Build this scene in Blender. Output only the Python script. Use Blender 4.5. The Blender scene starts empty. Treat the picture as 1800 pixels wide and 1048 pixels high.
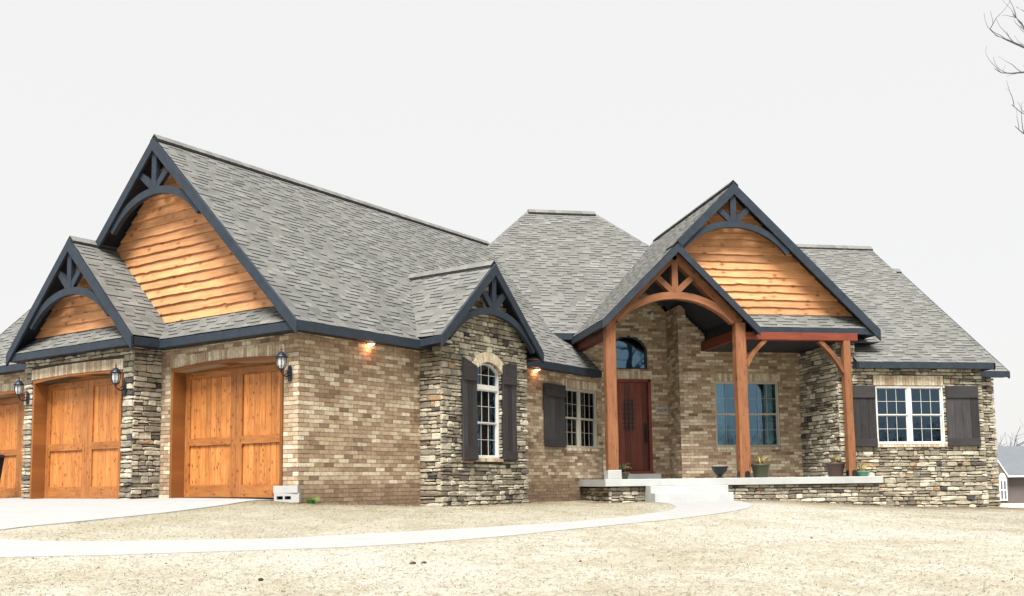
import bpy, bmesh, math, random
import numpy as np
from mathutils import Vector, Matrix
random.seed(11); RNG = random.Random(7)

# ------------------------------------------------------------------ camera, sky, sun, exposure
S = bpy.context.scene
COL = S.collection
FPX, PITCH, ROLL, YAW, CX, CY = 1755.844, 0.100022, -0.0121359, 0.173969, 880.563, 670.308
def _basis():
    cp, sp = math.cos(PITCH), math.sin(PITCH)
    f = np.array([0, cp, sp]); up = np.array([0, -sp, cp]); r = np.array([1, 0, 0.])
    c, s = math.cos(ROLL), math.sin(ROLL)
    R, U = c*r+s*up, -s*r+c*up
    a = -YAW; Z = np.array([[math.cos(a), -math.sin(a), 0], [math.sin(a), math.cos(a), 0], [0, 0, 1]])
    return Z@R, Z@U, Z@f
CR, CU, CF = _basis()
cam = bpy.data.cameras.new('camera'); camo = bpy.data.objects.new('camera', cam); COL.objects.link(camo)
camo.matrix_world = Matrix(((CR[0], CU[0], -CF[0], 0), (CR[1], CU[1], -CF[1], 0), (CR[2], CU[2], -CF[2], 0), (0, 0, 0, 1)))
cam.sensor_width = 36; cam.lens = FPX/1800*36; cam.shift_x = (900-CX)/1800; cam.shift_y = (CY-524)/1800
cam.clip_start = 0.1; cam.clip_end = 2000
S.camera = camo
def project(p):
    d = np.asarray(p, float); z = d@CF
    return np.stack([CX+FPX*(d@CR)/z, CY-FPX*(d@CU)/z], -1), z

SUN_AZ = math.radians(-112)      # direction towards the sun, measured from +X (front, a little to the left)
SUN_EL = math.radians(59)
W = bpy.data.worlds.new('World'); S.world = W; W.use_nodes = True
wn = W.node_tree; wn.nodes.clear()
o_ = wn.nodes.new('ShaderNodeOutputWorld'); bg = wn.nodes.new('ShaderNodeBackground')
sk = wn.nodes.new('ShaderNodeTexSky'); sk.sky_type = 'NISHITA'; sk.sun_disc = False
sk.sun_elevation = SUN_EL; sk.sun_rotation = math.pi/2-SUN_AZ; sk.dust_density = 3.0
mx = wn.nodes.new('ShaderNodeMix'); mx.data_type = 'RGBA'
mx.inputs['Factor'].default_value = 0.975                       # overcast: cloud hides nearly all of the blue
mx.inputs['B'].default_value = (1.48, 1.46, 1.43, 1)
wn.links.new(sk.outputs[0], mx.inputs['A']); wn.links.new(mx.outputs['Result'], bg.inputs[0])
bg.inputs[1].default_value = 0.10; wn.links.new(bg.outputs[0], o_.inputs[0])
sl = bpy.data.lights.new('sun', 'SUN'); sl.energy = 1.5; sl.angle = math.radians(26); sl.color = (1, .965, .91)
so = bpy.data.objects.new('sun', sl); COL.objects.link(so)
sd = Vector((math.cos(SUN_AZ)*math.cos(SUN_EL), math.sin(SUN_AZ)*math.cos(SUN_EL), math.sin(SUN_EL)))
so.rotation_euler = sd.to_track_quat('Z', 'Y').to_euler(); so.location = (0, 0, 30)
S.render.engine = 'CYCLES'
S.view_settings.view_transform = 'Standard'; S.view_settings.look = 'None'
S.view_settings.exposure = 2.6; S.view_settings.gamma = 1.0; S.view_settings.use_curve_mapping = False

# ------------------------------------------------------------------ terrain height
#TERRAIN-BEGIN
TP = np.array([(-0.3,17.8,-.37),(.9,19.0,-.42),(1.9,20.1,-.50),(2.6,19.6,-.47),(4.6,21.9,-.49),(5.6,23.9,-.49),(6.5,22.7,-.53),(8.4,21.9,-.50),
 (10.4,22.6,-.52),(13.4,22.7,-.70),(16.5,22.8,-.80),(17.5,23.6,-.83),(20,26,-1.0),(23,31,-1.2),(28,38,-1.45),(36,50,-1.75),(45,60,-2.0),(60,60,-2.2),
 (-1.0,17.9,-.285),(-3.3,20.0,-.27),(-6.2,22.6,-.275),(-9,26.0,-.29),(-1.6,17.0,-.34),(-12,22,-.5),(-4.5,17.5,-.42),
 (0,0,-1.5),(0,6,-1.12),(-5,6,-1.1),(5,6,-1.15),(0,10,-.88),(-5,11,-.84),(5,11,-.90),(10,12,-.98),(0,14,-.62),(-6,14,-.62),(6,15,-.74),(11,17,-.80),
 (7,19,-.60),(13,20,-.80),(18,20,-.95),(-12,10,-1.0),(14,6,-1.3),(24,20,-1.2),(-25,20,-1.2),(-20,40,-1.5),(0,40,-1.2),(10,35,-1.0),(0,-12,-1.9),(-20,-5,-1.9),(20,-5,-1.9),(35,15,-1.8)],float)
def _tps(r2): return 0.5*r2*np.log(r2+1e-9)
def _fit():
    n=len(TP); X=TP[:,:2]; K=_tps(((X[:,None]-X[None])**2).sum(-1))+np.eye(n)*.6
    Q=np.hstack([np.ones((n,1)),X]); M=np.block([[K,Q],[Q.T,np.zeros((3,3))]])
    return np.linalg.solve(M,np.concatenate([TP[:,2],np.zeros(3)]))
_TW=_fit()
def terrain(x,y):
    x=np.asarray(x,float); y=np.asarray(y,float); sh=x.shape; x=x.ravel(); y=y.ravel()
    r=np.hypot(x-5,y-20); k=np.minimum(1,45/np.maximum(r,1e-6)); xc=5+(x-5)*k; yc=20+(y-20)*k
    X=np.stack([xc,yc],1); K=_tps(((X[:,None]-TP[None,:,:2])**2).sum(-1)); n=len(TP)
    z=K@_TW[:n]+_TW[n]+_TW[n+1]*xc+_TW[n+2]*yc
    z=np.where(r>45, z+(-3.2-z)*np.minimum(1,(r-45)/120), z)
    return z.reshape(sh)
#TERRAIN-END
def th(x, y): return float(terrain(np.array([x]), np.array([y]))[0])

# ------------------------------------------------------------------ materials
class Nd:
    def __init__(s, name, rough=.8, spec=.3):
        s.m = bpy.data.materials.new(name); s.m.use_nodes = True; s.t = s.m.node_tree
        s.b = s.t.nodes['Principled BSDF']; s.b.inputs['Roughness'].default_value = rough
        s.b.inputs['Specular IOR Level'].default_value = spec
    def n(s, t, **k):
        x = s.t.nodes.new(t)
        for a, b in k.items(): setattr(x, a, b)
        return x
    def l(s, a, b): s.t.links.new(a, b)
    def pos(s): return s.n('ShaderNodeNewGeometry').outputs['Position']
    def uv(s): return s.n('ShaderNodeUVMap').outputs[0]
    def scale(s, v, sc):
        m = s.n('ShaderNodeMapping'); m.inputs['Scale'].default_value = sc; s.l(v, m.inputs[0]); return m.outputs[0]
    def noise(s, v, sc, det=4, rough=.6, dist=0):
        x = s.n('ShaderNodeTexNoise'); x.inputs['Scale'].default_value = sc; x.inputs['Detail'].default_value = det
        x.inputs['Roughness'].default_value = rough; x.inputs['Distortion'].default_value = dist
        s.l(v, x.inputs['Vector']); return x.outputs['Fac']
    def voro(s, v, sc, out='Distance'):
        x = s.n('ShaderNodeTexVoronoi'); x.inputs['Scale'].default_value = sc; s.l(v, x.inputs['Vector']); return x.outputs[out]
    def attr(s, a):
        x = s.n('ShaderNodeAttribute'); x.attribute_name = a; return x.outputs['Fac']
    def ramp(s, f, stops, interp='LINEAR'):
        x = s.n('ShaderNodeValToRGB'); x.color_ramp.interpolation = interp; e = x.color_ramp.elements
        while len(e) < len(stops): e.new(.5)
        for i, (p, c) in enumerate(stops):
            e[i].position = p; e[i].color = (*c, 1) if len(c) == 3 else c
        s.l(f, x.inputs[0]); return x.outputs[0]
    def mix(s, f, a, b, mode='MIX'):
        x = s.n('ShaderNodeMix'); x.data_type = 'RGBA'; x.blend_type = mode
        for v, k in ((f, 'Factor'), (a, 'A'), (b, 'B')):
            if isinstance(v, (int, float)): x.inputs[k].default_value = v
            elif isinstance(v, tuple): x.inputs[k].default_value = (*v, 1)
            else: s.l(v, x.inputs[k])
        return x.outputs['Result']
    def bump(s, h, st=.4, d=.01):
        x = s.n('ShaderNodeBump'); x.inputs['Strength'].default_value = st; x.inputs['Distance'].default_value = d
        s.l(h, x.inputs['Height']); s.l(x.outputs[0], s.b.inputs['Normal'])
    def base(s, c):
        if isinstance(c, tuple): s.b.inputs['Base Color'].default_value = (*c, 1)
        else: s.l(c, s.b.inputs['Base Color'])
        return s
g = lambda v: (v, v, v)
M = {}
# brick: cream, tan and brown faces mixed at random
x = Nd('brick', .9, .2); t = x.attr('tone'); p = x.pos()
c = x.ramp(t, [(0, (.15, .098, .066)), (.20, (.24, .160, .105)), (.42, (.335, .232, .15)), (.60, (.42, .31, .205)), (.74, (.48, .37, .255)), (.9, (.58, .49, .355)), (1, (.68, .60, .46))])
c = x.mix(1.0, c, x.ramp(x.noise(p, 14, 5), [(.25, g(.62)), (.75, g(1.25))]), 'MULTIPLY')
c = x.mix(x.ramp(x.noise(p, 90, 3), [(.5, g(0)), (.7, g(.55))]), c, (.42, .36, .27))
x.base(c); x.bump(x.noise(p, 120, 4), .5, .006); M['brick'] = x.m
x = Nd('mortar', .95, .1); x.base(x.mix(x.noise(x.pos(), 60), (.25, .19, .12), (.36, .28, .185))); M['mortar'] = x.m
x = Nd('stone', .85, .25); t = x.attr('tone'); p = x.pos()
c = x.ramp(t, [(0, (.050, .048, .048)), (.14, (.105, .095, .088)), (.3, (.205, .168, .125)), (.45, (.275, .245, .19)), (.58, (.22, .21, .165)), (.7, (.38, .335, .255)), (.82, (.50, .455, .355)), (.93, (.62, .575, .46)), (.965, (.33, .22, .135)), (1, (.36, .25, .15))])
c = x.mix(1.0, c, x.ramp(x.noise(p, 11, 6, .65, .6), [(.25, g(.55)), (.75, g(1.3))]), 'MULTIPLY')
c = x.mix(x.ramp(x.noise(p, 4, 3), [(.52, g(0)), (.74, g(.35))]), c, (.22, .19, .12))
x.base(c); x.bump(x.noise(p, 38, 6, .7), .9, .02); M['stone'] = x.m
x = Nd('stone_joint', .95, .1); x.base(x.mix(x.noise(x.pos(), 40), (.055, .045, .03), (.11, .09, .06))); M['joint'] = x.m
# roof shingles
x = Nd('shingle', .92, .2); t = x.attr('tone'); p = x.pos()
c = x.ramp(t, [(0, (.078, .080, .073)), (.3, (.118, .119, .111)), (.55, (.152, .153, .143)), (.8, (.192, .191, .178)), (1, (.24, .238, .218))])
c = x.mix(1.0, c, x.ramp(x.noise(p, 1.1, 4), [(.25, g(.86)), (.75, g(1.14))]), 'MULTIPLY')
c = x.mix(1.0, c, x.ramp(x.noise(p, 170, 2), [(.3, g(.55)), (.7, g(1.45))]), 'MULTIPLY')
x.base(c); x.bump(x.noise(p, 220, 2), .4, .004); M['shingle'] = x.m
x = Nd('shingle_edge', .95, .1); x.base((.030, .030, .031)); M['edge'] = x.m
x = Nd('roof_deck', .95, .1); x.base((.05, .05, .05)); M['deck'] = x.m
# dark slate-blue trim paint
def paint(name, col, rough=.55, v=.25):
    x = Nd(name, rough, .35); p = x.pos()
    x.base(x.mix(x.ramp(x.noise(p, 5, 5), [(.3, g(0)), (.7, g(1))]), tuple(a*(1-v) for a in col), tuple(a*(1+v) for a in col)))
    x.bump(x.noise(x.scale(p, (6, 6, 40)), 3, 3), .15, .004); return x.m
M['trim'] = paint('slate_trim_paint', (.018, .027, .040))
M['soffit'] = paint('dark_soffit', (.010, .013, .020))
M['black'] = paint('black_iron', (.010, .011, .014), .4, .3)
M['gunmetal'] = paint('dark_bronze_iron', (.012, .017, .028), .35, .3)
# woods
def wood(name, a, b, dark, knot=.0, gs=(2.2, 28), rough=.6, bmp=.25, kscale=5.0):
    x = Nd(name, rough, .3); u = x.uv(); t = x.attr('tone')
    gr = x.noise(x.scale(u, (gs[0], gs[1], 1)), 1.0, 6, .62, .8)
    c = x.mix(x.ramp(gr, [(.3, g(0)), (.68, g(1))]), b, a)
    c = x.mix(x.ramp(gr, [(.18, g(.75)), (.36, g(0))]), c, dark)
    c = x.mix(1.0, c, x.ramp(t, [(0, g(.62)), (1, g(1.3))]), 'MULTIPLY')
    if knot:
        k = x.voro(x.scale(u, (1, 1.6, 1)), kscale)
        c = x.mix(x.ramp(k, [(.06, g(knot)), (.17, g(knot*.4)), (.30, g(0))]), c, dark)
    c = x.mix(1.0, c, x.ramp(x.noise(u, 1.7, 3), [(.3, g(.85)), (.7, g(1.12))]), 'MULTIPLY')
    x.base(c); x.bump(gr, bmp, .006); return x.m
M['siding'] = wood('live_edge_cedar', (.60, .31, .145), (.42, .185, .075), (.19, .060, .020), .9, (1.3, 16), .6, .3, 3.2)
M['door'] = wood('stained_cedar_door', (.48, .20, .058), (.31, .10, .022), (.12, .030, .008), 1.0, (2.0, 22), .5, .2, 6.0)
M['jamb'] = wood('cedar_jamb', (.30, .115, .030), (.20, .068, .016), (.08, .02, .006), .3)
M['timber'] = wood('porch_timber', (.275, .118, .052), (.145, .054, .023), (.055, .020, .009), .8, (1.6, 16), .6, .4, 3.0)
M['beam'] = wood('red_stained_beam', (.17, .038, .018), (.10, .020, .010), (.04, .01, .006), .3)
M['mahogany'] = wood('mahogany_door', (.17, .042, .022), (.11, .024, .013), (.03, .006, .004), .2, (2, 18), .4)
M['shutter'] = wood('dark_stained_shutter', (.046, .043, .043), (.026, .025, .027), (.010, .010, .011), .3, (1.8, 24), .75, .5)
M['vinyl'] = paint('white_vinyl', (.62, .61, .58), .4, .05)
M['almond'] = paint('almond_vinyl', (.42, .38, .31), .5, .08)
def concrete(name, col, v=.12):
    x = Nd(name, .9, .2); p = x.pos()
    c = x.mix(x.ramp(x.noise(p, 2.2, 6), [(.3, g(0)), (.7, g(1))]), tuple(a*(1-v) for a in col), tuple(a*(1+v) for a in col))
    c = x.mix(x.ramp(x.noise(p, 9, 5, .7), [(.60, g(0)), (.74, g(.30))]), c, tuple(a*.55 for a in col))
    x.base(c); x.bump(x.noise(p, 60, 4), .3, .004); return x.m
M['conc'] = concrete('pale_concrete', (.30, .30, .298), .05)
M['slab'] = concrete('porch_concrete', (.41, .425, .415), .10)
M['block'] = concrete('concrete_block', (.40, .405, .40), .08)
x = Nd('window_glass', .03, .5); tr = x.n('ShaderNodeBsdfTransparent'); gl = x.n('ShaderNodeBsdfGlossy')
tr.inputs[0].default_value = (.70, .82, .84, 1); gl.inputs['Color'].default_value = (.46, .74, 1.0, 1); gl.inputs['Roughness'].default_value = .02
fr = x.n('ShaderNodeFresnel'); fr.inputs[0].default_value = 2.05
bm_ = x.n('ShaderNodeBump'); bm_.inputs['Strength'].default_value = .06; bm_.inputs['Distance'].default_value = .02
x.l(x.noise(x.pos(), 2.2, 2), bm_.inputs['Height']); x.l(bm_.outputs[0], gl.inputs['Normal'])
ms = x.n('ShaderNodeMixShader'); x.l(fr.outputs[0], ms.inputs[0]); x.l(tr.outputs[0], ms.inputs[1]); x.l(gl.outputs[0], ms.inputs[2])
x.l(ms.outputs[0], x.t.nodes['Material Output'].inputs[0]); M['glass'] = x.m
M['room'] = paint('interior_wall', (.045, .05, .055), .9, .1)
M['curtain'] = paint('pale_curtain', (.80, .86, .84), .9, .1)
x = Nd('lantern_glass', .25, .5); x.base((.75, .78, .76)); x.b.inputs['Transmission Weight'].default_value = .35; M['lglass'] = x.m
x = Nd('lamp_lens', .4); x.base((.9, .5, .3)); x.b.inputs['Emission Color'].default_value = (1, .55, .30, 1); x.b.inputs['Emission Strength'].default_value = 1.2; M['lens'] = x.m
# ground: straw-strewn bare soil
x = Nd('dry_lawn', .95, .1); p = x.pos()
c = x.mix(x.ramp(x.noise(p, .45, 6, .62), [(.36, g(0)), (.56, g(1))]), (.305, .283, .225), (.365, .355, .308))
c = x.mix(x.ramp(x.noise(x.scale(p, (1, .7, 1)), 2.2, 5, .65), [(.44, g(0)), (.64, g(.60))]), c, (.265, .238, .175))
c = x.mix(x.ramp(x.noise(p, .16, 3, .5), [(.5, g(0)), (.62, g(.55))]), c, (.42, .42, .39))
c = x.mix(x.ramp(x.noise(x.scale(p, (1, 1.6, 1)), 5, 6, .75), [(.54, g(0)), (.66, g(.65))]), c, (.235, .20, .135))
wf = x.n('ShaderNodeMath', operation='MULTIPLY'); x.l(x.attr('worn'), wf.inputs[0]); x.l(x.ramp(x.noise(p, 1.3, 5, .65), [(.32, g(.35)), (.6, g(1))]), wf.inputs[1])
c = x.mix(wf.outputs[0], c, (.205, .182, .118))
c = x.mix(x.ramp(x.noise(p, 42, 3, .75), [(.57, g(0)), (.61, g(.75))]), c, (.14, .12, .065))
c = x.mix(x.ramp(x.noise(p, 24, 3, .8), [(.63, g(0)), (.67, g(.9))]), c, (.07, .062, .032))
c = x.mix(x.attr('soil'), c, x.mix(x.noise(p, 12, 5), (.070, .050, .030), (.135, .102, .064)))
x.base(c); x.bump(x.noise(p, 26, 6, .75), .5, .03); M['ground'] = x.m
x = Nd('straw', .8, .2); x.base(x.ramp(x.attr('tone'), [(0, (.07, .06, .03)), (.35, (.17, .14, .075)), (.6, (.34, .29, .18)), (1, (.44, .41, .31))])); M['straw'] = x.m
x = Nd('clod', .95, .1); x.base(x.ramp(x.attr('tone'), [(0, (.05, .042, .024)), (1, (.20, .165, .10))])); M['clod'] = x.m
x = Nd('bark', .9, .1); x.base(x.mix(x.noise(x.pos(), 9), (.055, .065, .090), (.12, .125, .14))); M['bark'] = x.m
def flat(name, a, b=None, rough=.8, sc=8):
    x = Nd(name, rough, .25); x.base(x.mix(x.noise(x.pos(), sc), a, b or tuple(v*1.4 for v in a))); return x.m
M['grass'] = flat('green_grass', (.07, .25, .03)); M['leaf'] = flat('dusty_green_leaf', (.05, .075, .04)); M['deadleaf'] = flat('yellow_dead_leaf', (.42, .34, .13))
M['pot1'] = flat('charcoal_pot', (.018, .022, .026), None, .5, 25); M['pot2'] = flat('brown_glazed_pot', (.055, .035, .030), None, .5, 18); M['pot3'] = flat('olive_black_pot', (.030, .032, .022), (.09, .09, .055), .5, 14)
M['teal'] = flat('teal_glaze', (.10, .25, .20)); M['soilm'] = flat('potting_soil', (.03, .024, .018))
M['plaque'] = flat('stone_plaque', (.36, .33, .27)); M['digits'] = flat('black_digits', (.01, .01, .01))
M['nroof'] = flat('distant_grey_roof', (.10, .115, .13), (.14, .15, .165), .9, 1.5); M['nwall'] = flat('distant_brown_siding', (.11, .09, .09), (.16, .135, .13), .9, 2)
M['nwhite'] = flat('distant_white_trim', (.75, .76, .74)); M['curb'] = flat('pale_edging_board', (.58, .58, .42))
M['wood_near'] = flat('bare_woods_twigs', (.035, .035, .035)); M['wood_far'] = flat('far_woods_twigs', (.10, .11, .12)); M['bin'] = flat('black_bin_plastic', (.012, .014, .020), None, .4)

# ------------------------------------------------------------------ mesh helpers
class Fr:
    def __init__(s, O, U, V, N): s.O, s.U, s.V, s.N = [np.array(a, float) for a in (O, U, V, N)]; s.lh = np.dot(np.cross(s.U, s.V), s.N) < 0
    def P(s, u, v, d=0.): return s.O+s.U*u+s.V*v+s.N*d
Z3 = np.array([0, 0, 1.])
def parent_to(o, par):
    if par is not None:
        o.parent = par
        if any(abs(c) > 1e-9 for c in par.location): o.matrix_parent_inverse = Matrix.Translation(-par.location)
def mesh_obj(name, vs, fs, mats, parent=None, tones=None, mi=None, uvs=None, kind=None, smooth=False, local=False, fattr='tone'):
    me = bpy.data.meshes.new(name); me.from_pydata([tuple(map(float, v)) for v in vs], [], fs)
    if not isinstance(mats, (list, tuple)): mats = [mats]
    for m in mats: me.materials.append(m)
    if mi is not None: me.polygons.foreach_set('material_index', mi)
    if tones is not None:
        a = me.attributes.new(fattr, 'FLOAT', 'FACE'); a.data.foreach_set('value', tones)
    if uvs is not None:
        ul = me.uv_layers.new(name='UVMap'); li = np.empty(len(me.loops), int); me.loops.foreach_get('vertex_index', li)
        ul.data.foreach_set('uv', np.asarray(uvs, float)[li].ravel())
    if smooth: me.polygons.foreach_set('use_smooth', [True]*len(me.polygons))
    me.update()
    o = bpy.data.objects.new(name, me); COL.objects.link(o)
    if local: o.parent = parent
    else: parent_to(o, parent)
    if kind: o['kind'] = kind
    return o
class MB:
    def __init__(s): s.v = []; s.f = []; s.t = []; s.m = []; s.uv = []
    def add(s, vs, fs, tone=.5, mi=0, uv=None):
        b = len(s.v); s.v += list(vs); s.f += [tuple(i+b for i in f) for f in fs]
        s.t += [tone]*len(fs); s.m += (mi if isinstance(mi, list) else [mi]*len(fs))
        s.uv += list(uv) if uv is not None else [(0., 0.)]*len(vs)
        return s
    def build(s, name, mats, parent=None, **k):
        return mesh_obj(name, s.v, s.f, mats, parent, s.t, s.m, s.uv, **k)
    # prism of an outline in frame fr between depths d0 and d1
    def prism(s, fr, out, d0, d1, tone=None, along='u', mi=0, inset=0):
        tone = RNG.random() if tone is None else tone
        n = len(out); ou, ov = RNG.random()*40, RNG.random()*40
        if area2(out) < 0: out = out[::-1]
        fo = out
        if inset:
            cu = sum(p[0] for p in out)/n; cv = sum(p[1] for p in out)/n
            fo = [(a-math.copysign(min(inset, abs(a-cu)*.5), a-cu), b-math.copysign(min(inset, abs(b-cv)*.5), b-cv)) for a, b in out]
        uv = [((a+ou, b+ov) if along == 'u' else (b+ou, a+ov)) for a, b in out]
        if inset:
            vs = [fr.P(a, b, d0) for a, b in out]+[fr.P(a, b, d1-inset) for a, b in out]+[fr.P(a, b, d1) for a, b in fo]
            fs = [tuple(range(2*n, 3*n)), tuple(range(n-1, -1, -1))]
            for i in range(n):
                j = (i+1) % n; fs += [(i, j, n+j, n+i), (n+i, n+j, 2*n+j, 2*n+i)]
            return s.add(vs, [f[::-1] for f in fs] if fr.lh else fs, tone, mi, uv*3)
        vs = [fr.P(a, b, d0) for a, b in out]+[fr.P(a, b, d1) for a, b in out]
        fs = [tuple(range(n, 2*n)), tuple(range(n-1, -1, -1))]
        for i in range(n):
            j = (i+1) % n; fs.append((i, j, n+j, n+i))
        return s.add(vs, [f[::-1] for f in fs] if fr.lh else fs, tone, mi, uv*2)
    def rect(s, fr, u0, u1, v0, v1, d0, d1, **k):
        return s.prism(fr, [(u0, v0), (u1, v0), (u1, v1), (u0, v1)], d0, d1, **k)
    def bar(s, fr, a, b, w, d0, d1, **k):        # straight bar in the frame's plane from a to b
        dx, dy = b[0]-a[0], b[1]-a[1]; L = math.hypot(dx, dy); nx, ny = -dy/L*w/2, dx/L*w/2
        R = Fr(fr.P(*a), fr.U*dx/L+fr.V*dy/L, -fr.U*dy/L+fr.V*dx/L, fr.N)
        return s.prism(R, [(0, -w/2), (L, -w/2), (L, w/2), (0, w/2)], d0, d1, **k)
    def lathe(s, prof, seg=16, c=(0, 0, 0), tone=.5, mi=0, sx=1, sy=1):
        vs = []; fs = []
        for r, z in prof:
            for i in range(seg):
                a = 2*math.pi*i/seg; vs.append((c[0]+r*math.cos(a)*sx, c[1]+r*math.sin(a)*sy, c[2]+z))
        for k in range(len(prof)-1):
            for i in range(seg):
                j = (i+1) % seg; fs.append((k*seg+i, k*seg+j, (k+1)*seg+j, (k+1)*seg+i))
        fs.append(tuple(range(seg-1, -1, -1))); fs.append(tuple(range((len(prof)-1)*seg, len(prof)*seg)))
        return s.add(vs, fs, tone, mi)
    def tube(s, pts, rads, seg=6, tone=.5, mi=0):
        pts = [Vector(p) for p in pts]; vs = []; fs = []
        for i, p in enumerate(pts):
            d = (pts[min(i+1, len(pts)-1)]-pts[max(i-1, 0)])
            d = d.normalized() if d.length > 1e-9 else Vector((0, 0, 1))
            a = d.orthogonal().normalized(); b = d.cross(a)
            for k in range(seg):
                q = 2*math.pi*k/seg; vs.append(tuple(p+(a*math.cos(q)+b*math.sin(q))*rads[i]))
        for i in range(len(pts)-1):
            for k in range(seg):
                j = (k+1) % seg; fs.append((i*seg+k, i*seg+j, (i+1)*seg+j, (i+1)*seg+k))
        fs.append(tuple(range(seg-1, -1, -1))); fs.append(tuple(range((len(pts)-1)*seg, len(pts)*seg)))
        return s.add(vs, fs, tone, mi)
def area2(o):
    return sum(o[i][0]*o[(i+1) % len(o)][1]-o[(i+1) % len(o)][0]*o[i][1] for i in range(len(o)))
def one(name, mat, parent, fr, u0, u1, v0, v1, d0, d1, **k):
    kk = {q: k.pop(q) for q in ('tone', 'along', 'inset') if q in k}
    return MB().rect(fr, u0, u1, v0, v1, d0, d1, **kk).build(name, mat, parent, **k)
def onep(name, mat, parent, fr, out, d0, d1, **k):
    kk = {q: k.pop(q) for q in ('tone', 'along', 'inset') if q in k}
    return MB().prism(fr, out, d0, d1, **kk).build(name, mat, parent, **k)
def crossings(lp, v):
    xs = []; n = len(lp)
    for i in range(n):
        (a, b), (c, d) = lp[i], lp[(i+1) % n]
        if (b <= v < d) or (d <= v < b): xs.append(a+(c-a)*(v-b)/(d-b))
    xs.sort(); return [(xs[i], xs[i+1]) for i in range(0, len(xs)-1, 2)]
def intervals(poly, holes, v):
    iv = crossings(poly, v)
    for h in holes:
        for (c, d) in crossings(h, v):
            iv = [q for (a, b) in iv for q in ([(a, b)] if d <= a or c >= b else [(a, min(b, c)), (max(a, d), b)]) if q[1]-q[0] > 1e-4]
    return iv
def sheet(name, mat, parent, fr, poly, holes, d0, d1):          # a wall core with real thickness and openings
    bm = bmesh.new(); loops = []
    for lp in [poly]+list(holes):
        vs = [bm.verts.new(fr.P(a, b, d1)) for a, b in lp]; loops.append(vs)
        for i in range(len(vs)): bm.edges.new((vs[i], vs[(i+1) % len(vs)]))
    bmesh.ops.triangle_fill(bm, edges=bm.edges[:], use_beauty=True, normal=Vector(fr.N))
    r = bmesh.ops.duplicate(bm, geom=bm.faces[:]+bm.verts[:]+bm.edges[:])
    vm = r['vert_map']; off = Vector(fr.N*(d0-d1))
    for v in {vm[w] for l in loops for w in l}: v.co += off
    for vs in loops:
        for i in range(len(vs)):
            a, b = vs[i], vs[(i+1) % len(vs)]
            bm.faces.new((a, b, vm[b], vm[a]))
    bmesh.ops.recalc_face_normals(bm, faces=bm.faces[:])
    me = bpy.data.meshes.new(name); bm.to_mesh(me); bm.free(); me.materials.append(mat)
    o = bpy.data.objects.new(name, me); COL.objects.link(o); parent_to(o, parent); return o

# pieces that may be one object each (the largest 300 of a kind) or joined per wall
PIECES = {}
def piece(kind, parent, vs, fs, tone, mi=0):
    PIECES.setdefault(kind, []).append((parent, vs, fs, tone, mi))
def flush_pieces(kind, stuffname, mats, limit=300):
    L = PIECES.get(kind, [])
    cs = np.array([np.mean(p[1], 0) for p in L]); pr, z = project(cs)
    ar = []
    for i, p in enumerate(L):
        q, zz = project(np.array(p[1])); ok = (0 < pr[i][0] < 1800) and (0 < pr[i][1] < 1048) and z[i] > 1 and p[0].get('seen', 1)
        w = q.max(0)-q.min(0); ar.append(min(w[0], 60)*w[1] if ok else -1)
    order = np.argsort(ar)[::-1]; top = set(order[:limit].tolist()); rest = {}
    for i, p in enumerate(L):
        if i in top:
            mesh_obj(kind, p[1], p[2], mats, p[0], [p[3]]*len(p[2]), p[4] if isinstance(p[4], list) else [p[4]]*len(p[2]))
        else:
            rest.setdefault(p[0].name, [p[0], MB()])[1].add(p[1], p[2], p[3], p[4])
    for par, mb in rest.values(): mb.build(stuffname, mats, par, kind='stuff')

CH = .0793; BLN = .254
BOXF = [(4, 5, 6, 7), (0, 1, 5, 4), (1, 2, 6, 5), (2, 3, 7, 6), (3, 0, 4, 7)]
def brick_tone():
    r = RNG.random()
    return RNG.uniform(.05, .25) if r < .07 else RNG.uniform(.28, .6) if r < .52 else RNG.uniform(.6, .8) if r < .76 else RNG.uniform(.82, 1)
def bricks(wall, fr, poly, holes=(), skip=(), vmin=None, ext=(0, 0), phase=0., mud=-9):
    lo = min(p[1] for p in poly); hi = max(p[1] for p in poly); lo = lo if vmin is None else max(lo, vmin)
    k = math.floor((lo+2)/CH); m = .005
    while k*CH-2 < hi:
        z0 = k*CH-2; z1 = z0+CH
        iv = intervals(poly, list(holes)+list(skip), z0+CH/2)
        for n_, (a, b) in enumerate(iv):
            if n_ == 0: a -= ext[0]
            if n_ == len(iv)-1: b += ext[1]
            u = math.floor((a-phase)/BLN)*BLN+phase+(k % 2)*BLN/2-BLN
            while u < b:
                u0, u1 = max(u+m, a), min(u+BLN-m, b)
                if u1-u0 > .035:
                    d = .010+RNG.uniform(-.002, .003); j = RNG.uniform(-.0012, .0012)
                    q = [(u0, z0+m+j), (u1, z0+m-j), (u1, z1-m-j), (u0, z1-m+j)]
                    piece('brick', wall, [fr.P(*c_, -.01) for c_ in q]+[fr.P(*c_, d) for c_ in q], BOXF, brick_tone() if z0 > mud+RNG.uniform(-.06, .06) else RNG.uniform(.18, .52))
                u += BLN
        k += 1
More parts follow.
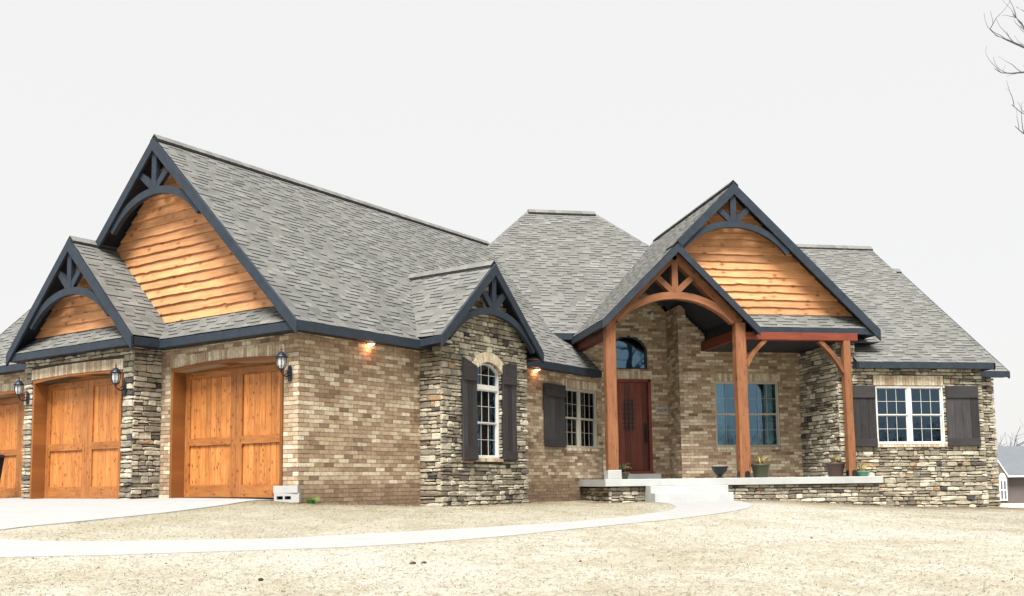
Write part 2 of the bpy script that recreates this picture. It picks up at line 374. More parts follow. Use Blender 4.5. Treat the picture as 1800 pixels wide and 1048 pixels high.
def stones(wall, fr, poly, holes=(), skip=(), vmin=None, ext=(0, 0), depth=(.025, .06), hs=(.065, .155), light=0.):
    lo = min(p[1] for p in poly); hi = max(p[1] for p in poly); lo = lo if vmin is None else max(lo, vmin)
    def waver():
        ph = [RNG.uniform(0, 6.3) for _ in range(3)]; am = [RNG.uniform(.003, .011), RNG.uniform(.002, .006), .002]
        return lambda u: am[0]*math.sin(u*2.1+ph[0])+am[1]*math.sin(u*6.3+ph[1])+am[2]*math.sin(u*17+ph[2])
    v = lo; e0 = waver()
    while v < hi:
        h = RNG.uniform(*hs); v2 = v+h; e1 = waver()
        vm = v+h/2
        iv = intervals(poly, list(holes)+list(skip), vm)
        for n_, (a, b) in enumerate(iv):
            if n_ == 0: a -= ext[0]
            if n_ == len(iv)-1: b += ext[1]
            u = a
            while u < b-.02:
                w = RNG.choice((RNG.uniform(.11, .22), RNG.uniform(.2, .46), RNG.uniform(.16, .34)))
                if b-u-w < .09: w = b-u
                u1 = u+w
                lay = [(0, 1)]
                if h > .11 and RNG.random() < .38: s_ = RNG.uniform(.38, .62); lay = [(0, s_), (s_, 1)]
                for (f0, f1) in lay:
                    bot = lambda q: v+e0(q)+(h+e1(q)-e0(q))*f0; top = lambda q: v+e0(q)+(h+e1(q)-e0(q))*f1
                    g_ = RNG.uniform(.003, .008); J = lambda s=.006: RNG.uniform(-s, s)
                    um = (u+u1)/2+J(.02); hh = (f1-f0)*h
                    ul, ur = u+g_, u1-g_; c1 = min(.014, hh*.2)
                    out = [(ul+J(.004), bot(ul)+g_+abs(J(c1))), (um, bot(um)+g_+J(.003)), (ur+J(.004), bot(ur)+g_+abs(J(c1))), (ur+J(), (bot(ur)+top(ur))/2),
                           (ur-abs(J(.012)), top(ur)-g_-abs(J(c1))), (um+J(.02), top(um)-g_+J(.003)), (ul+abs(J(.012)), top(ul)-g_-abs(J(c1))), (ul+J(), (bot(ul)+top(ul))/2)]
                    d = RNG.uniform(*depth); iu = min(.012, w*.15); cu = (ul+ur)/2; cv = (bot(um)+top(um))/2
                    inn = [(p_[0]+math.copysign(iu, cu-p_[0])*(0 if abs(p_[0]-cu) < .03 else 1), p_[1]+(cv-p_[1])*RNG.uniform(.16, .34)) for p_ in out]
                    vs = [fr.P(*p_, -.012) for p_ in out]+[fr.P(*p_, d*RNG.uniform(.55, .8)) for p_ in out]+[fr.P(*p_, d+J(.006)) for p_ in inn]
                    fs = [tuple(range(16, 24))]
                    for i in range(8):
                        j = (i+1) % 8; fs += [(i, j, 8+j, 8+i), (8+i, 8+j, 16+j, 16+i)]
                    r = RNG.random(); t = RNG.uniform(0, .13) if r < .03 else RNG.uniform(.2, .66) if r < .44-light else RNG.uniform(.66, .93) if r < .975 else RNG.uniform(.97, 1)
                    piece('stone', wall, vs, fs, t)
                u = u1
        v = v2; e0 = e1
def shingles(roof, fr, poly, ex=.126):
    lo = min(p[1] for p in poly); hi = max(p[1] for p in poly); k = 0
    while lo+k*ex < hi-.02:
        v0 = lo+k*ex; v1 = min(v0+ex, hi-.001)
        A0 = intervals(poly, (), v0+.002); A1 = intervals(poly, (), v1-.002)
        if len(A0) == 1 and len(A1) == 1:
            (a0, b0), (a1, b1) = A0[0], A1[0]; a, b = min(a0, a1), max(b0, b1)
            u = a-RNG.uniform(0, .3); thick = False
            while u < b:
                w = RNG.uniform(.16, .42) if thick else RNG.uniform(.14, .36)
                l0, r0 = max(u, a0), min(u+w-.002, b0); l1, r1 = max(u, a1), min(u+w-.002, b1)
                if r0-l0 > .01 or r1-l1 > .01:
                    r0 = max(r0, l0+.002); r1 = max(r1, l1+.002)
                    t = (.0105 if thick else .0055); lift = (-.030 if thick else -.001) if v0 > lo+.01 else 0
                    vs = [fr.P(l0, v0, t), fr.P(r0, v0, t), fr.P(r1, v1+.012, .0045), fr.P(l1, v1+.012, .0045),
                          fr.P(l0, v0+lift, .0078 if thick else .004), fr.P(r0, v0+lift, .0078 if thick else .004), fr.P(r1, v1+.012, -.004), fr.P(l1, v1+.012, -.004)]
                    fs = [(0, 1, 2, 3), (4, 5, 1, 0), (5, 6, 2, 1), (7, 4, 0, 3)]
                    piece('shingle', roof, vs, fs, min(1, max(0, RNG.gauss(.50, .10)-(.0 if thick else .12))), [0, 1, 1, 1])
                u += w; thick = not thick if RNG.random() < .85 else thick
        k += 1

# ------------------------------------------------------------------ ground, drive and path
def structure(o, **k):
    o['kind'] = 'structure'; return o
A = np.array([-0.485, 18.12, 0.]); q2 = math.sqrt(.5)
G1 = np.array([q2, q2, 0]); G2 = np.array([-q2, q2, 0]); X3 = np.array([1., 0, 0]); Y3 = np.array([0, 1., 0])
def at(s, u, z=0.): return A+G1*s+G2*u+Z3*z            # garage-wing plan coordinates
WALLBASE = [at(0, 3.9), at(0, 0), at(3.4, 0), at(3.4, -.55), at(6.48, -.55), at(6.48, 0), at(10.6, 0), np.array([6.5, 22.65, 0]), np.array([7.38, 22.65, 0]),
            None, np.array([9.28, 22.65, 0]), np.array([13.4, 22.65, 0]), np.array([16.5, 22.95, 0]), np.array([17.4, 23.7, 0])]
def wall_dist(x, y):
    d = np.full(x.shape, 99.)
    for p, q in zip(WALLBASE[1:-1], WALLBASE[2:]):
        if p is None or q is None: continue
        e = q[:2]-p[:2]; L = e@e; t = np.clip(((x-p[0])*e[0]+(y-p[1])*e[1])/L, 0, 1)
        d = np.minimum(d, np.hypot(x-p[0]-t*e[0], y-p[1]-t*e[1]))
    return d
def hash_noise(x, y, s):
    rs = np.random.RandomState(s); z = np.zeros(x.shape)
    for k in range(14):
        f = rs.uniform(.6, 9); a = rs.uniform(0, 6.28); z += np.sin(f*(x*math.cos(a)+y*math.sin(a))+rs.uniform(0, 6.28))/(1+f*.45)
    return z*.012
low = [(-9.5, 12.9), (-6, 12.2), (-3.5, 11.81), (-2.32, 11.72), (-.9, 11.85), (.18, 12.02), (1.23, 12.41), (2.45, 13.22), (3.99, 14.57), (5.95, 16.4), (7.4, 18.0), (8.6, 19.5), (9.15, 20.6), (9.28, 21.4), (9.28, 21.95)]
up = [(-9.5, 14.6), (-6, 13.9), (-4.01, 13.45), (-3.32, 13.05), (-2.53, 12.9), (-1.65, 12.88), (-.51, 12.95), (.21, 13.3), (1.37, 13.78), (2.23, 14.27), (3.53, 15.12), (5.06, 16.62), (6.5, 18.5), (7.12, 19.8), (7.38, 20.9), (7.38, 21.95)]
DRV = [(-.93, 18.62), (-1.64, 16.96), (-2.34, 16.07), (-3.07, 15.5), (-3.6, 15.05), (-4.07, 14.7), (-4.27, 14.38), (-6, 13.95), (-10, 14.6), (-18, 18)]
def paved(x, y):
    c = np.zeros(x.shape, bool)
    for Q in (low+up[::-1], [(.2, 18.2)]+DRV+[(-18, 32), (-8, 30)]):
        e = np.zeros(x.shape, bool)
        for i in range(len(Q)):
            (a, b), (c_, d) = Q[i], Q[(i+1) % len(Q)]
            if b != d: e ^= ((b > y) != (d > y)) & (x < (c_-a)*(y-b)/(d-b)+a)
        c |= e
    return c
def pave_dist(x, y):
    d = np.full(x.shape, 99.)
    for Q in (low, up, DRV):
        for p, q in zip(Q[:-1], Q[1:]):
            p, q = np.array(p), np.array(q); e = q-p; t = np.clip(((x-p[0])*e[0]+(y-p[1])*e[1])/(e@e), 0, 1)
            d = np.minimum(d, np.hypot(x-p[0]-t*e[0], y-p[1]-t*e[1]))
    return np.where(paved(x, y), 0, d)
def rough_z(x, y):
    pd = pave_dist(x, y)
    return hash_noise(x, y, 3)*np.clip(wall_dist(x, y)/1.0, .2, 1)*np.clip((pd-.25)/.8, 0, 1)+np.where(pd > .02, .012*np.exp(-((pd-.35)/.25)**2), 0)
def ground_grid(name, xs, ys, rough, hole=None):
    Xg, Yg = np.meshgrid(xs, ys); Zg = terrain(Xg, Yg)
    if rough: Zg = Zg+rough_z(Xg, Yg)
    nx, ny = len(xs), len(ys); vs = np.stack([Xg, Yg, Zg], -1).reshape(-1, 3)
    fs = [(j*nx+i, j*nx+i+1, (j+1)*nx+i+1, (j+1)*nx+i) for j in range(ny-1) for i in range(nx-1)
          if not (hole and hole[0] <= xs[i] and xs[i+1] <= hole[1] and hole[2] <= ys[j] and ys[j+1] <= hole[3])]
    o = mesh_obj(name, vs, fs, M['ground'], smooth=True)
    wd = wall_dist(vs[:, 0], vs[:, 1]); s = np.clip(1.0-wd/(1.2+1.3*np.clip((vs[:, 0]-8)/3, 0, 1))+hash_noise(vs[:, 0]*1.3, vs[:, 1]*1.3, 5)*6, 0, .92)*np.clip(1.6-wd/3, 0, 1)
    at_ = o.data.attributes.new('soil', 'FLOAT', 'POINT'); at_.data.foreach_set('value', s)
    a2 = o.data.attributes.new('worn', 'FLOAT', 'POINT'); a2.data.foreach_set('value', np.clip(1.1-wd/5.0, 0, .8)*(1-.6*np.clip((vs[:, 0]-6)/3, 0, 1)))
    structure(o); return o
fx = np.concatenate([[-600, -300, -160, -90, -60, -40, -28, -20, -16], np.arange(-12, 24.01, .2), [26, 29, 33, 38, 45, 55, 70, 100, 180, 320, 620]])
fy = np.concatenate([[-600, -300, -150, -80, -45, -25, -12, -5, 0, 3, 5], np.arange(6.6, 27, .2), [28, 30, 33, 37, 43, 50, 60, 80, 120, 200, 400, 700]])
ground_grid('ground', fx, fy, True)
def drape(name, ea, eb, lift, mat, nc=6, cuts=None):
    def res(l, n):
        l = np.array(l, float); d = np.concatenate([[0], np.cumsum(np.hypot(*np.diff(l, axis=0).T))])
        t = np.linspace(0, d[-1], n); return np.stack([np.interp(t, d, l[:, 0]), np.interp(t, d, l[:, 1])], 1)
    n = 60; a, b = res(ea, n), res(eb, n); mb = MB(); vs = []; fs = []
    for i in range(n):
        for k in range(nc+1):
            p = a[i]+(b[i]-a[i])*k/nc; vs.append((p[0], p[1], th(*p)+lift))
    for i in range(n-1):
        for k in range(nc): fs.append((i*(nc+1)+k, (i+1)*(nc+1)+k, (i+1)*(nc+1)+k+1, i*(nc+1)+k+1))
    base = len(vs)
    for i in range(n):
        for p in (a[i], b[i]): vs.append((p[0], p[1], th(*p)+lift-.14))
    for i in range(n-1):
        fs.append((i*(nc+1), base+2*i, base+2*i+2, (i+1)*(nc+1))); fs.append((i*(nc+1)+nc, (i+1)*(nc+1)+nc, base+2*i+3, base+2*i+1))
    return structure(mesh_obj(name, vs, fs, mat))
drape('path', low, up, .010, M['conc'])
drape('driveway', [tuple(at(0.25, .38)[:2]), tuple(at(0.25, 3.5)[:2]), tuple(at(.25, 7)[:2]), tuple(at(.25, 12)[:2]), (-18, 30)],
      DRV, .018, M['conc'], nc=14)

# ------------------------------------------------------------------ the house
H = bpy.data.objects.new('ranch_house', None); COL.objects.link(H); H.location = (5, 24, -.4)
H['label'] = 'brick and ledgestone ranch house with grey shingle gables, cedar siding and an angled garage wing'; H['category'] = 'house'
bpy.context.view_layer.update()
FS = Fr(A, G1, Z3, -G2)                      # long side wall of the garage wing
FF = Fr(A, G2, Z3, -G1)                      # wall of the garage doors
def FY(y): return Fr((0, y, 0), X3, Z3, -Y3)
def FXm(x): return Fr((x, 0, 0), Y3, Z3, -X3)   # faces -X
R4 = lambda a, b, c, d: [(a, c), (b, c), (b, d), (a, d)]
def unseen(o): o['seen'] = 0; return o
def soldiers(wall, fr, u0, u1, v0, v1, d=.016, rise=0., name='soldier_brick'):
    n = max(2, round((u1-u0)/CH)); w = (u1-u0)/n; mid = (u0+u1)/2; hw = (u1-u0)/2
    for i in range(n):
        a, b = u0+i*w+.004, u0+(i+1)*w-.004; f = lambda q: rise*(1-((q-mid)/hw)**2)
        onep(name, M['brick'], wall, fr, [(a, v0+f(a)), (b, v0+f(b)), (b, v1+f(b)), (a, v1+f(a))], -.01, d+RNG.uniform(-.002, .003), tone=RNG.choice((RNG.uniform(.84, 1), RNG.uniform(.84, 1), RNG.uniform(.5, .75))))
def arch_pts(c, r_h, spring, rise, n=14, flip=False):
    # circular arch from (c-r_h, spring) over (c, spring+rise) to (c+r_h, spring)
    R = (r_h**2+rise**2)/(2*rise); cy = spring+rise-R; a0 = math.asin(min(1, r_h/R)) if rise <= r_h else math.pi-math.asin(r_h/R)
    return [(c+R*math.sin(-a0+2*a0*i/n), cy+R*math.cos(-a0+2*a0*i/n)) for i in range(n+1)]
def ribbon(mb, fr, pts, w, d0, d1, **k):
    n = len(pts); L = []; Rr = []
    for i, (a, b) in enumerate(pts):
        p, q = pts[max(i-1, 0)], pts[min(i+1, n-1)]; dx, dy = q[0]-p[0], q[1]-p[1]; m = math.hypot(dx, dy)
        L.append((a-dy/m*w/2, b+dx/m*w/2)); Rr.append((a+dy/m*w/2, b-dx/m*w/2))
    ou = RNG.random()*30; s = 0; vs = []; uv = []
    for i in range(n):
        if i: s += math.dist(pts[i], pts[i-1])
        vs += [fr.P(*L[i], d0), fr.P(*L[i], d1), fr.P(*Rr[i], d1), fr.P(*Rr[i], d0)]; uv += [(ou+s, w), (ou+s, w), (ou+s, 0), (ou+s, 0)]
    fs = [(0, 3, 2, 1), (4*n-4, 4*n-3, 4*n-2, 4*n-1)]
    for i in range(n-1):
        for k_ in range(4): fs.append((4*i+k_, 4*i+(k_+1) % 4, 4*i+4+(k_+1) % 4, 4*i+4+k_))
    mb.add(vs, fs, RNG.random(), 0, uv); return mb

# ---- windows
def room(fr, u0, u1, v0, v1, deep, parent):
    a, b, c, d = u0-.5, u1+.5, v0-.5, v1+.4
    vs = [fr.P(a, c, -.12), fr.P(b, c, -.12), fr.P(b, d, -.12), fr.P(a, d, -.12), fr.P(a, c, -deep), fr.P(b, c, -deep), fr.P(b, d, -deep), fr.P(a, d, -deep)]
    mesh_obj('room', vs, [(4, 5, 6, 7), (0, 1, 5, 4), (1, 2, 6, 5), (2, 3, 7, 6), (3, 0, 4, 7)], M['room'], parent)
def curtain(fr, u0, u1, v0, v1, d, parent):
    n = 26; vs = []; fs = []
    for i in range(n+1):
        u = u0+(u1-u0)*i/n; dd = d+.025*math.sin(i*1.5)+.008*math.sin(i*3.7)
        vs += [fr.P(u, v0, dd), fr.P(u, v1, dd)]
    for i in range(n): fs.append((2*i, 2*i+2, 2*i+3, 2*i+1))
    mesh_obj('curtain', vs, fs, M['curtain'], parent, smooth=True)
def window(fr, u0, u1, v0, v1, cols, mat, dep=-.05, rows=2, nx=3, ny=2, label=None, mull=.10, arch=None, room_deep=3.0):
    fm = MB(); t = .042
    if arch:
        sp, rise = arch[:2]; top = sp
        fm.rect(fr, u0, u0+t, v0, sp, dep-.06, dep+.03); fm.rect(fr, u1-t, u1, v0, sp, dep-.06, dep+.03); fm.rect(fr, u0+t, u1-t, v0, v0+t, dep-.06, dep+.03)
        ribbon(fm, fr, arch_pts((u0+u1)/2, (u1-u0)/2-t/2, sp, rise-t/2), t, dep-.06, dep+.03)
    else:
        top = v1
        for q in ((u0, u0+t, v0, v1), (u1-t, u1, v0, v1), (u0+t, u1-t, v0, v0+t), (u0+t, u1-t, v1-t, v1)): fm.rect(fr, *q, dep-.06, dep+.03)
    w = fm.build('window', mat, H)
    if label: w['label'] = label
    iw = (u1-u0-2*t-(cols-1)*mull)/cols
    for c in range(1, cols):
        a = u0+t+c*iw+(c-1)*mull; one('mullion', mat, w, fr, a, a+mull, v0+t, v1-t, dep-.05, dep+.022)
    cells = []
    for c in range(cols):
        a = u0+t+c*(iw+mull)
        if arch:
            tb = arch[2]; body1 = tb-.055; h = (body1-v0-t)/2
            cells += [(a, a+iw, v0+t, v0+t+h, 0), (a, a+iw, v0+t+h, body1, 1)]
            one('transom_bar', mat, w, fr, a, a+iw, body1, tb+.055, dep-.05, dep+.026)
            # arched light
            s_ = MB(); lo = tb+.055; sp, rise = arch[0], arch[1]
            arc = arch_pts((u0+u1)/2, iw/2-.012, sp, rise-t-.012)
            pane = [(a+.01, lo), (a+iw-.01, lo)]+arc[::-1]
            gr = MB()
            for k in (1, 2): gr.rect(fr, a+iw*k/3-.0045, a+iw*k/3+.0045, lo, sp+rise-t-.02, dep-.020, dep-.008)
            gr.rect(fr, a, a+iw, (lo+sp+rise)/2-.03, (lo+sp+rise)/2-.018, dep-.021, dep-.009); gr.build('muntin', mat, w)
            onep('pane', M['glass'], w, fr, pane, dep-.036, dep-.032)
        else:
            h = (v1-v0-2*t)/rows
            cells += [(a, a+iw, v0+t+k*h, v0+t+(k+1)*h, k) for k in range(rows)]
    for (a, b, c, d, k) in cells:
        z = dep-.012 if k else dep-.034; f = .024; sm = MB()
        for q in ((a, a+f, c, d), (b-f, b, c, d), (a+f, b-f, c, c+f), (a+f, b-f, d-f, d)): sm.rect(fr, *q, z-.018, z+.012)
        sm.build('sash', mat, w)
        gw, gh = (b-a-2*f)/nx, (d-c-2*f)/ny; mu = MB()
        for i in range(1, nx): mu.rect(fr, a+f+i*gw-.0045, a+f+i*gw+.0045, c+f, d-f, z-.004, z+.006)
        for j in range(1, ny): mu.rect(fr, a+f, b-f, c+f+j*gh-.0045, c+f+j*gh+.0045, z-.003, z+.005)
        mu.build('muntin', mat, w)
        for i in range(nx):
            for j in range(ny): one('pane', M['glass'], w, fr, a+f+i*gw, a+f+(i+1)*gw, c+f+j*gh, c+f+(j+1)*gh, z-.012, z-.008)
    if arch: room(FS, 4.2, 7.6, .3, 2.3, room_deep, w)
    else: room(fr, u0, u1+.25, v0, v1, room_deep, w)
    return w
def shutter(fr, u0, u1, v0, v1, tl=0., tr=0., n=3, d=.06, b1=.31, b2=.17):
    s = MB(); w = (u1-u0)/n; top = lambda u: v1-tl*(1-(u-u0)/(u1-u0))-tr*(u-u0)/(u1-u0)
    root = onep('shutter', M['shutter'], H, fr, [(u0+.02, v0+.02), (u1-.02, v0+.02), (u1-.02, v1-max(tl, tr)-.03), (u0+.02, v1-max(tl, tr)-.03)], .035, d-.003, along='v')
    for i in range(n):
        a, b = u0+i*w+.003, u0+(i+1)*w-.003
        onep('board', M['shutter'], root, fr, [(a, v0+RNG.uniform(-.004, .004)), (b, v0), (b, top(b)), (a, top(a))], d, d+.022, along='v', inset=.004)
    onep('batten', M['shutter'], root, fr, [(u0+.01, v1-max(tl, tr)-b1), (u1-.01, v1-max(tl, tr)-b1), (u1-.01, top(u1)-.005), (u0+.01, top(u0)-.005)], d+.022, d+.05, tone=RNG.uniform(.3, .5), inset=.004)
    onep('batten', M['shutter'], root, fr, [(u0+.01, v0+.01), (u1-.01, v0+.01), (u1-.01, v0+b2), (u0+.01, v0+b2)], d+.022, d+.05, tone=RNG.uniform(.3, .5), inset=.004)
    return root

# ---- garage wing, long side wall
pside = [(0, -1.1), (11.0, -1.1), (11.0, 3.15), (0, 2.80)]; hwin = R4(9.01, 10.74, .83, 2.36)
w = sheet('brick_wall', M['mortar'], H, FS, pside, [hwin, R4(3.7, 6.2, -.2, 2.75)], -.2, 0)
bricks(w, FS, pside, [hwin], [R4(3.46, 6.42, -2, 4), R4(8.98, 10.77, 2.36, 2.58), R4(9.0, 10.76, .775, .83)], vmin=-.75, ext=(.01, 0), mud=-.04)
soldiers(w, FS, 8.98, 10.77, 2.365, 2.575); soldiers(w, FS, 8.98, 10.78, .76, .825, .035, name='sill_brick')
window(FS, 9.01, 10.74, .83, 2.36, 2, M['almond'], label='almond-framed double window beside the single dark shutter')
curtain(FS, 10.0, 10.66, .9, 2.3, -.17, H)
shutter(FS, 8.03, 8.99, .83, 2.39, n=4)

# ---- stone bay on the side wall
FB = Fr(A-G2*.55, G1, Z3, -G2); c0, c1, cm = 3.40, 6.46, 4.87
arcw = arch_pts(4.965, .455, 2.36, .20)
pb = [(c0, -1.1), (c1, -1.1), (c1, 3.05), (cm, 4.55), (c0, 3.12)]
hb = [(4.51, .50), (5.42, .50), (5.42, 2.36)]+arcw[::-1][1:-1]+[(4.51, 2.36)]
w = sheet('stone_wall', M['joint'], H, FB, pb, [hb], -.2, 0)
arco = arch_pts(4.965, .62, 2.42, .35); skiparc = [(4.40, 2.36), (5.53, 2.36)]+arco[::-1]
skiparc = [(4.51, 2.3), (5.42, 2.3)]+arco[::-1]
stones(w, FB, pb, [hb], [R4(4.44, 5.50, .42, .50)], vmin=-.72, ext=(.045, .045))
# fan of arch bricks above the arched window
ai, ao = arch_pts(4.965, .50, 2.34, .235, 12), arch_pts(4.965, .63, 2.46, .33, 12)
for i in range(12):
    lerp = lambda p, q, t_: (p[0]+(q[0]-p[0])*t_, p[1]+(q[1]-p[1])*t_)
    onep('arch_brick', M['brick'], w, FB, [lerp(ai[i], ai[i+1], .06), lerp(ai[i], ai[i+1], .94), lerp(ao[i], ao[i+1], .94), lerp(ao[i], ao[i+1], .06)], .0, .085+RNG.uniform(-.003, .003), tone=RNG.uniform(.76, 1))
soldiers(w, FB, 4.46, 5.48, .425, .495, .075, name='sill_brick')
window(FB, 4.51, 5.42, .50, 2.56, 1, M['vinyl'], dep=-.03, arch=(2.36, .20, 2.025), label='tall narrow arched window in the stone bay')
curtain(FB, 5.15, 5.40, .55, 2.5, -.3, H); curtain(FB, 4.95, 5.1, 1.4, 2.5, -.34, H)
shutter(FB, 3.99, 4.49, .445, 2.60, tl=0, tr=.16, n=3, d=.08, b1=.32, b2=.30); shutter(FB, 5.45, 5.97, .455, 2.62, tl=.07, tr=0, n=3, d=.08, b1=.42, b2=.20)
fl = Fr(at(3.40, 0), -G2, Z3, -G1)
w = sheet('stone_wall', M['joint'], H, fl, R4(0, .55, -1.1, 3.1), [], -.2, 0); stones(w, fl, R4(0, .56, -1.1, 3.1), vmin=-.72)
w = sheet('stone_wall', M['joint'], H, Fr(at(6.46, 0), -G2, Z3, G1), R4(0, .55, -1.1, 3.1), [], -.2, 0)

# ---- garage door walls
def garage_door(fr, u0, u1, v0, top, rise, lab):
    D = -.30; mid = (u0+u1)/2; hw = (u1-u0)/2; tp = lambda u: top+rise*(1-((u-mid)/hw)**2)
    # casing: head, jambs and the deep reveal boards
    for a, b in ((u0-.035, u0+.03), (u1-.03, u1+.035)):
        one('door_jamb', M['jamb'], H, fr, a, b, v0, top+.01, D, .03, along='v')
    hb_ = MB(); n = 12
    out = [(u0-.035+(u1-u0+.07)*i/n, tp(min(max(u0-.035+(u1-u0+.07)*i/n, u0), u1))) for i in range(n+1)]
    hb_.prism(fr, out+[(a, b+.07) for a, b in out[::-1]], D, .035); hb_.build('door_head', M['jamb'], H)
    d = onep('garage_door', M['door'], H, fr, [(u0+.03, v0+.01), (u1-.03, v0+.01)]+[(u1-.03-(u1-u0-.06)*i/n, tp(u1-.03-(u1-u0-.06)*i/n)) for i in range(n+1)], D-.06, D-.02, along='v')
    d['label'] = lab
    a, b = u0+.03, u1-.03; cst = .17; mids = v0+1.02; rail = .15
    def fr_(name, q, dd=.02): return one(name, M['door'], d, fr, *q, D-.02, D+dd+.012, tone=RNG.uniform(.12, .38), inset=.004, along=('v' if q[3]-q[2] > q[1]-q[0] else 'u'))
    fr_('stile', (a, a+.14, v0+.01, top)); fr_('stile', (b-.14, b, v0+.01, top)); fr_('stile', (mid-cst, mid-.003, v0+.01, top)); fr_('stile', (mid+.003, mid+cst, v0+.01, top))
    for x0, x1 in ((a+.14, mid-cst), (mid+cst, b-.14)):
        fr_('rail', (x0, x1, v0+.01, v0+.25)); fr_('rail', (x0, x1, mids, mids+rail)); fr_('rail', (x0, x1, top-.14, top))
        n_ = 8; w_ = (x1-x0)/n_
        for (z0, z1) in ((v0+.25, mids), (mids+rail, top-.14)):
            for i in range(n_): one('plank', M['door'], d, fr, x0+i*w_+.003, x0+(i+1)*w_-.003, z0, z1, D-.02, D-.001+RNG.uniform(0, .003), along='v', tone=RNG.uniform(.45, 1), inset=.004)
    one('upper_filler', M['door'], d, fr, a, b, top, top+rise+.005, D-.02, D-.004, tone=.4)
    return d
pf = [(0, -1.1), (3.98, -1.1), (3.98, 2.85), (0, 2.85)]; hd = [(.42, -.30), (3.55, -.30), (3.55, 2.24), (1.985, 2.32), (.42, 2.24)]
w = sheet('brick_wall', M['mortar'], H, FF, pf, [hd], -.28, 0)
bricks(w, FF, pf, [hd], [[(.385, -.3), (3.59, -.3), (3.66, 2.24), (3.66, 2.54), (.36, 2.54), (.36, 2.24)]], vmin=-.6, ext=(.012, 0))
soldiers(w, FF, .36, 3.66, 2.32, 2.53, rise=.035)
garage_door(FF, .42, 3.55, -.25, 2.24, .07, 'right garage door of stained cedar planks in the brick wall')
FG = Fr(A-G1*.65, G2, Z3, -G1)
pg = [(3.96, -1.1), (7.76, -1.1), (7.76, 2.85), (3.96, 2.85)]; hg = [(4.30, -.30), (7.43, -.30), (7.43, 2.22), (5.865, 2.30), (4.30, 2.22)]
w = sheet('stone_wall', M['joint'], H, FG, pg, [hg], -.28, 0)
stones(w, FG, pg, [hg], [[(4.265, -.3), (7.465, -.3), (7.50, 2.22), (7.50, 2.53), (4.22, 2.53), (4.22, 2.22)]], vmin=-.55, ext=(.045, .03), light=.12)
one('mortar_bed', M['mortar'], w, FG, 4.23, 7.49, 2.30, 2.53, .001, .012)
soldiers(w, FG, 4.22, 7.50, 2.30, 2.51, d=.05, rise=.035)
garage_door(FG, 4.30, 7.43, -.26, 2.22, .07, 'middle garage door of stained cedar planks in the stone gable bay')
fr3 = Fr(at(0, 3.96), -G1, Z3, -G2)
w = sheet('stone_wall', M['joint'], H, fr3, R4(0, .65, -1.1, 2.85), [], -.2, 0); stones(w, fr3, R4(0, .66, -1.1, 2.85), vmin=-.5, light=.1)
w = sheet('stone_wall', M['joint'], H, Fr(at(0, 7.76), -G1, Z3, G2), R4(0, .65, -1.1, 2.85), [], -.2, 0); unseen(w)
p3_ = [(7.6, -1.1), (11.35, -1.1), (11.35, 2.8), (7.6, 2.8)]; h3 = [(8.15, -.30), (11.0, -.30), (11.0, 2.12), (9.6, 2.19), (8.15, 2.12)]
w = sheet('brick_wall', M['mortar'], H, FF, p3_, [h3], -.28, 0)
bricks(w, FF, p3_, [h3], [[(8.11, -.3), (11.04, -.3), (11.1, 2.12), (11.1, 2.42), (8.05, 2.42), (8.05, 2.12)]], vmin=-.6)
soldiers(w, FF, 8.05, 11.1, 2.19, 2.40, rise=.03)
garage_door(FF, 8.15, 11.0, -.27, 2.12, .06, 'leftmost cedar garage door, cut off by the picture edge')
# plain outer walls round the back, closing the house
bw = [at(0, 11.35), at(7, 11.35), np.array([-2.5, 34, 0]), np.array([17.35, 34, 0]), np.array([17.35, 23.72, 0])]
for p, q in zip(bw[:-1], bw[1:]):
    e = q-p; L = np.linalg.norm(e); e = e/L; nn = np.cross(e, Z3)
    unseen(sheet('brick_wall', M['mortar'], H, Fr(p, e, Z3, -nn if False else nn*-1), R4(0, L, -1.6, 2.75), [], -.2, 0))

# ---- entry and main front
F26 = FY(25.9)
arcd = arch_pts(8.07, .53, 3.55, .36)
pm = [(5.0, -.6), (9.18, -.6), (9.18, 4.55), (8.28, 5.42), (6.7, 3.84), (5.0, 3.80)]
hdoor = R4(7.55, 8.66, .22, 2.70); harc = [(7.54, 2.97), (8.60, 2.97), (8.60, 3.55)]+arcd[::-1][1:-1]+[(7.54, 3.55)]
w = sheet('brick_wall', M['mortar'], H, F26, pm, [hdoor, harc], -.2, 0)
bricks(w, F26, pm, [hdoor, harc], [R4(7.5, 8.7, 2.70, 2.95)], vmin=-.05)
soldiers(w, F26, 7.5, 8.72, 2.71, 2.94)
w = sheet('brick_wall', M['mortar'], H, FXm(9.18), R4(25.0, 25.9, -.3, 4.6), [], -.2, 0)
fre = Fr((9.18, 0, 0), -Y3, Z3, -X3); bricks(w, fre, R4(-25.9, -25.0, -.3, 4.6), vmin=-.05)
F25 = FY(25.0)
pw = [(9.18, -.3), (12.6, -.3), (12.6, 3.36), (9.9, 3.36), (9.9, 3.82), (9.18, 4.5)]; hw_ = R4(10.14, 11.95, .83, 2.58)
w = sheet('brick_wall', M['mortar'], H, F25, pw, [hw_], -.2, 0)
bricks(w, F25, pw, [hw_], [R4(10.1, 12.0, 2.58, 2.79), R4(10.1, 12.0, .77, .83)], vmin=-.05, ext=(.012, 0))
soldiers(w, F25, 10.1, 12.0, 2.585, 2.785); soldiers(w, F25, 10.08, 12.02, .76, .825, .04, name='sill_brick')
pwin = window(F25, 10.14, 11.95, .83, 2.58, 2, M['almond'], label='double window with pale curtains behind the porch post', mull=.06)
curtain(F25, 10.18, 10.46, .85, 2.55, -.17, H); curtain(F25, 11.60, 11.82, .85, 2.55, -.17, H)
MB().tube([F25.P(11.42, 1.50, -.16), F25.P(11.46, 1.06, -.15)], [.014, .014]).build('reflection_rod', M['vinyl'], pwin)  # thin white rod added to imitate a reflected streak in the pane
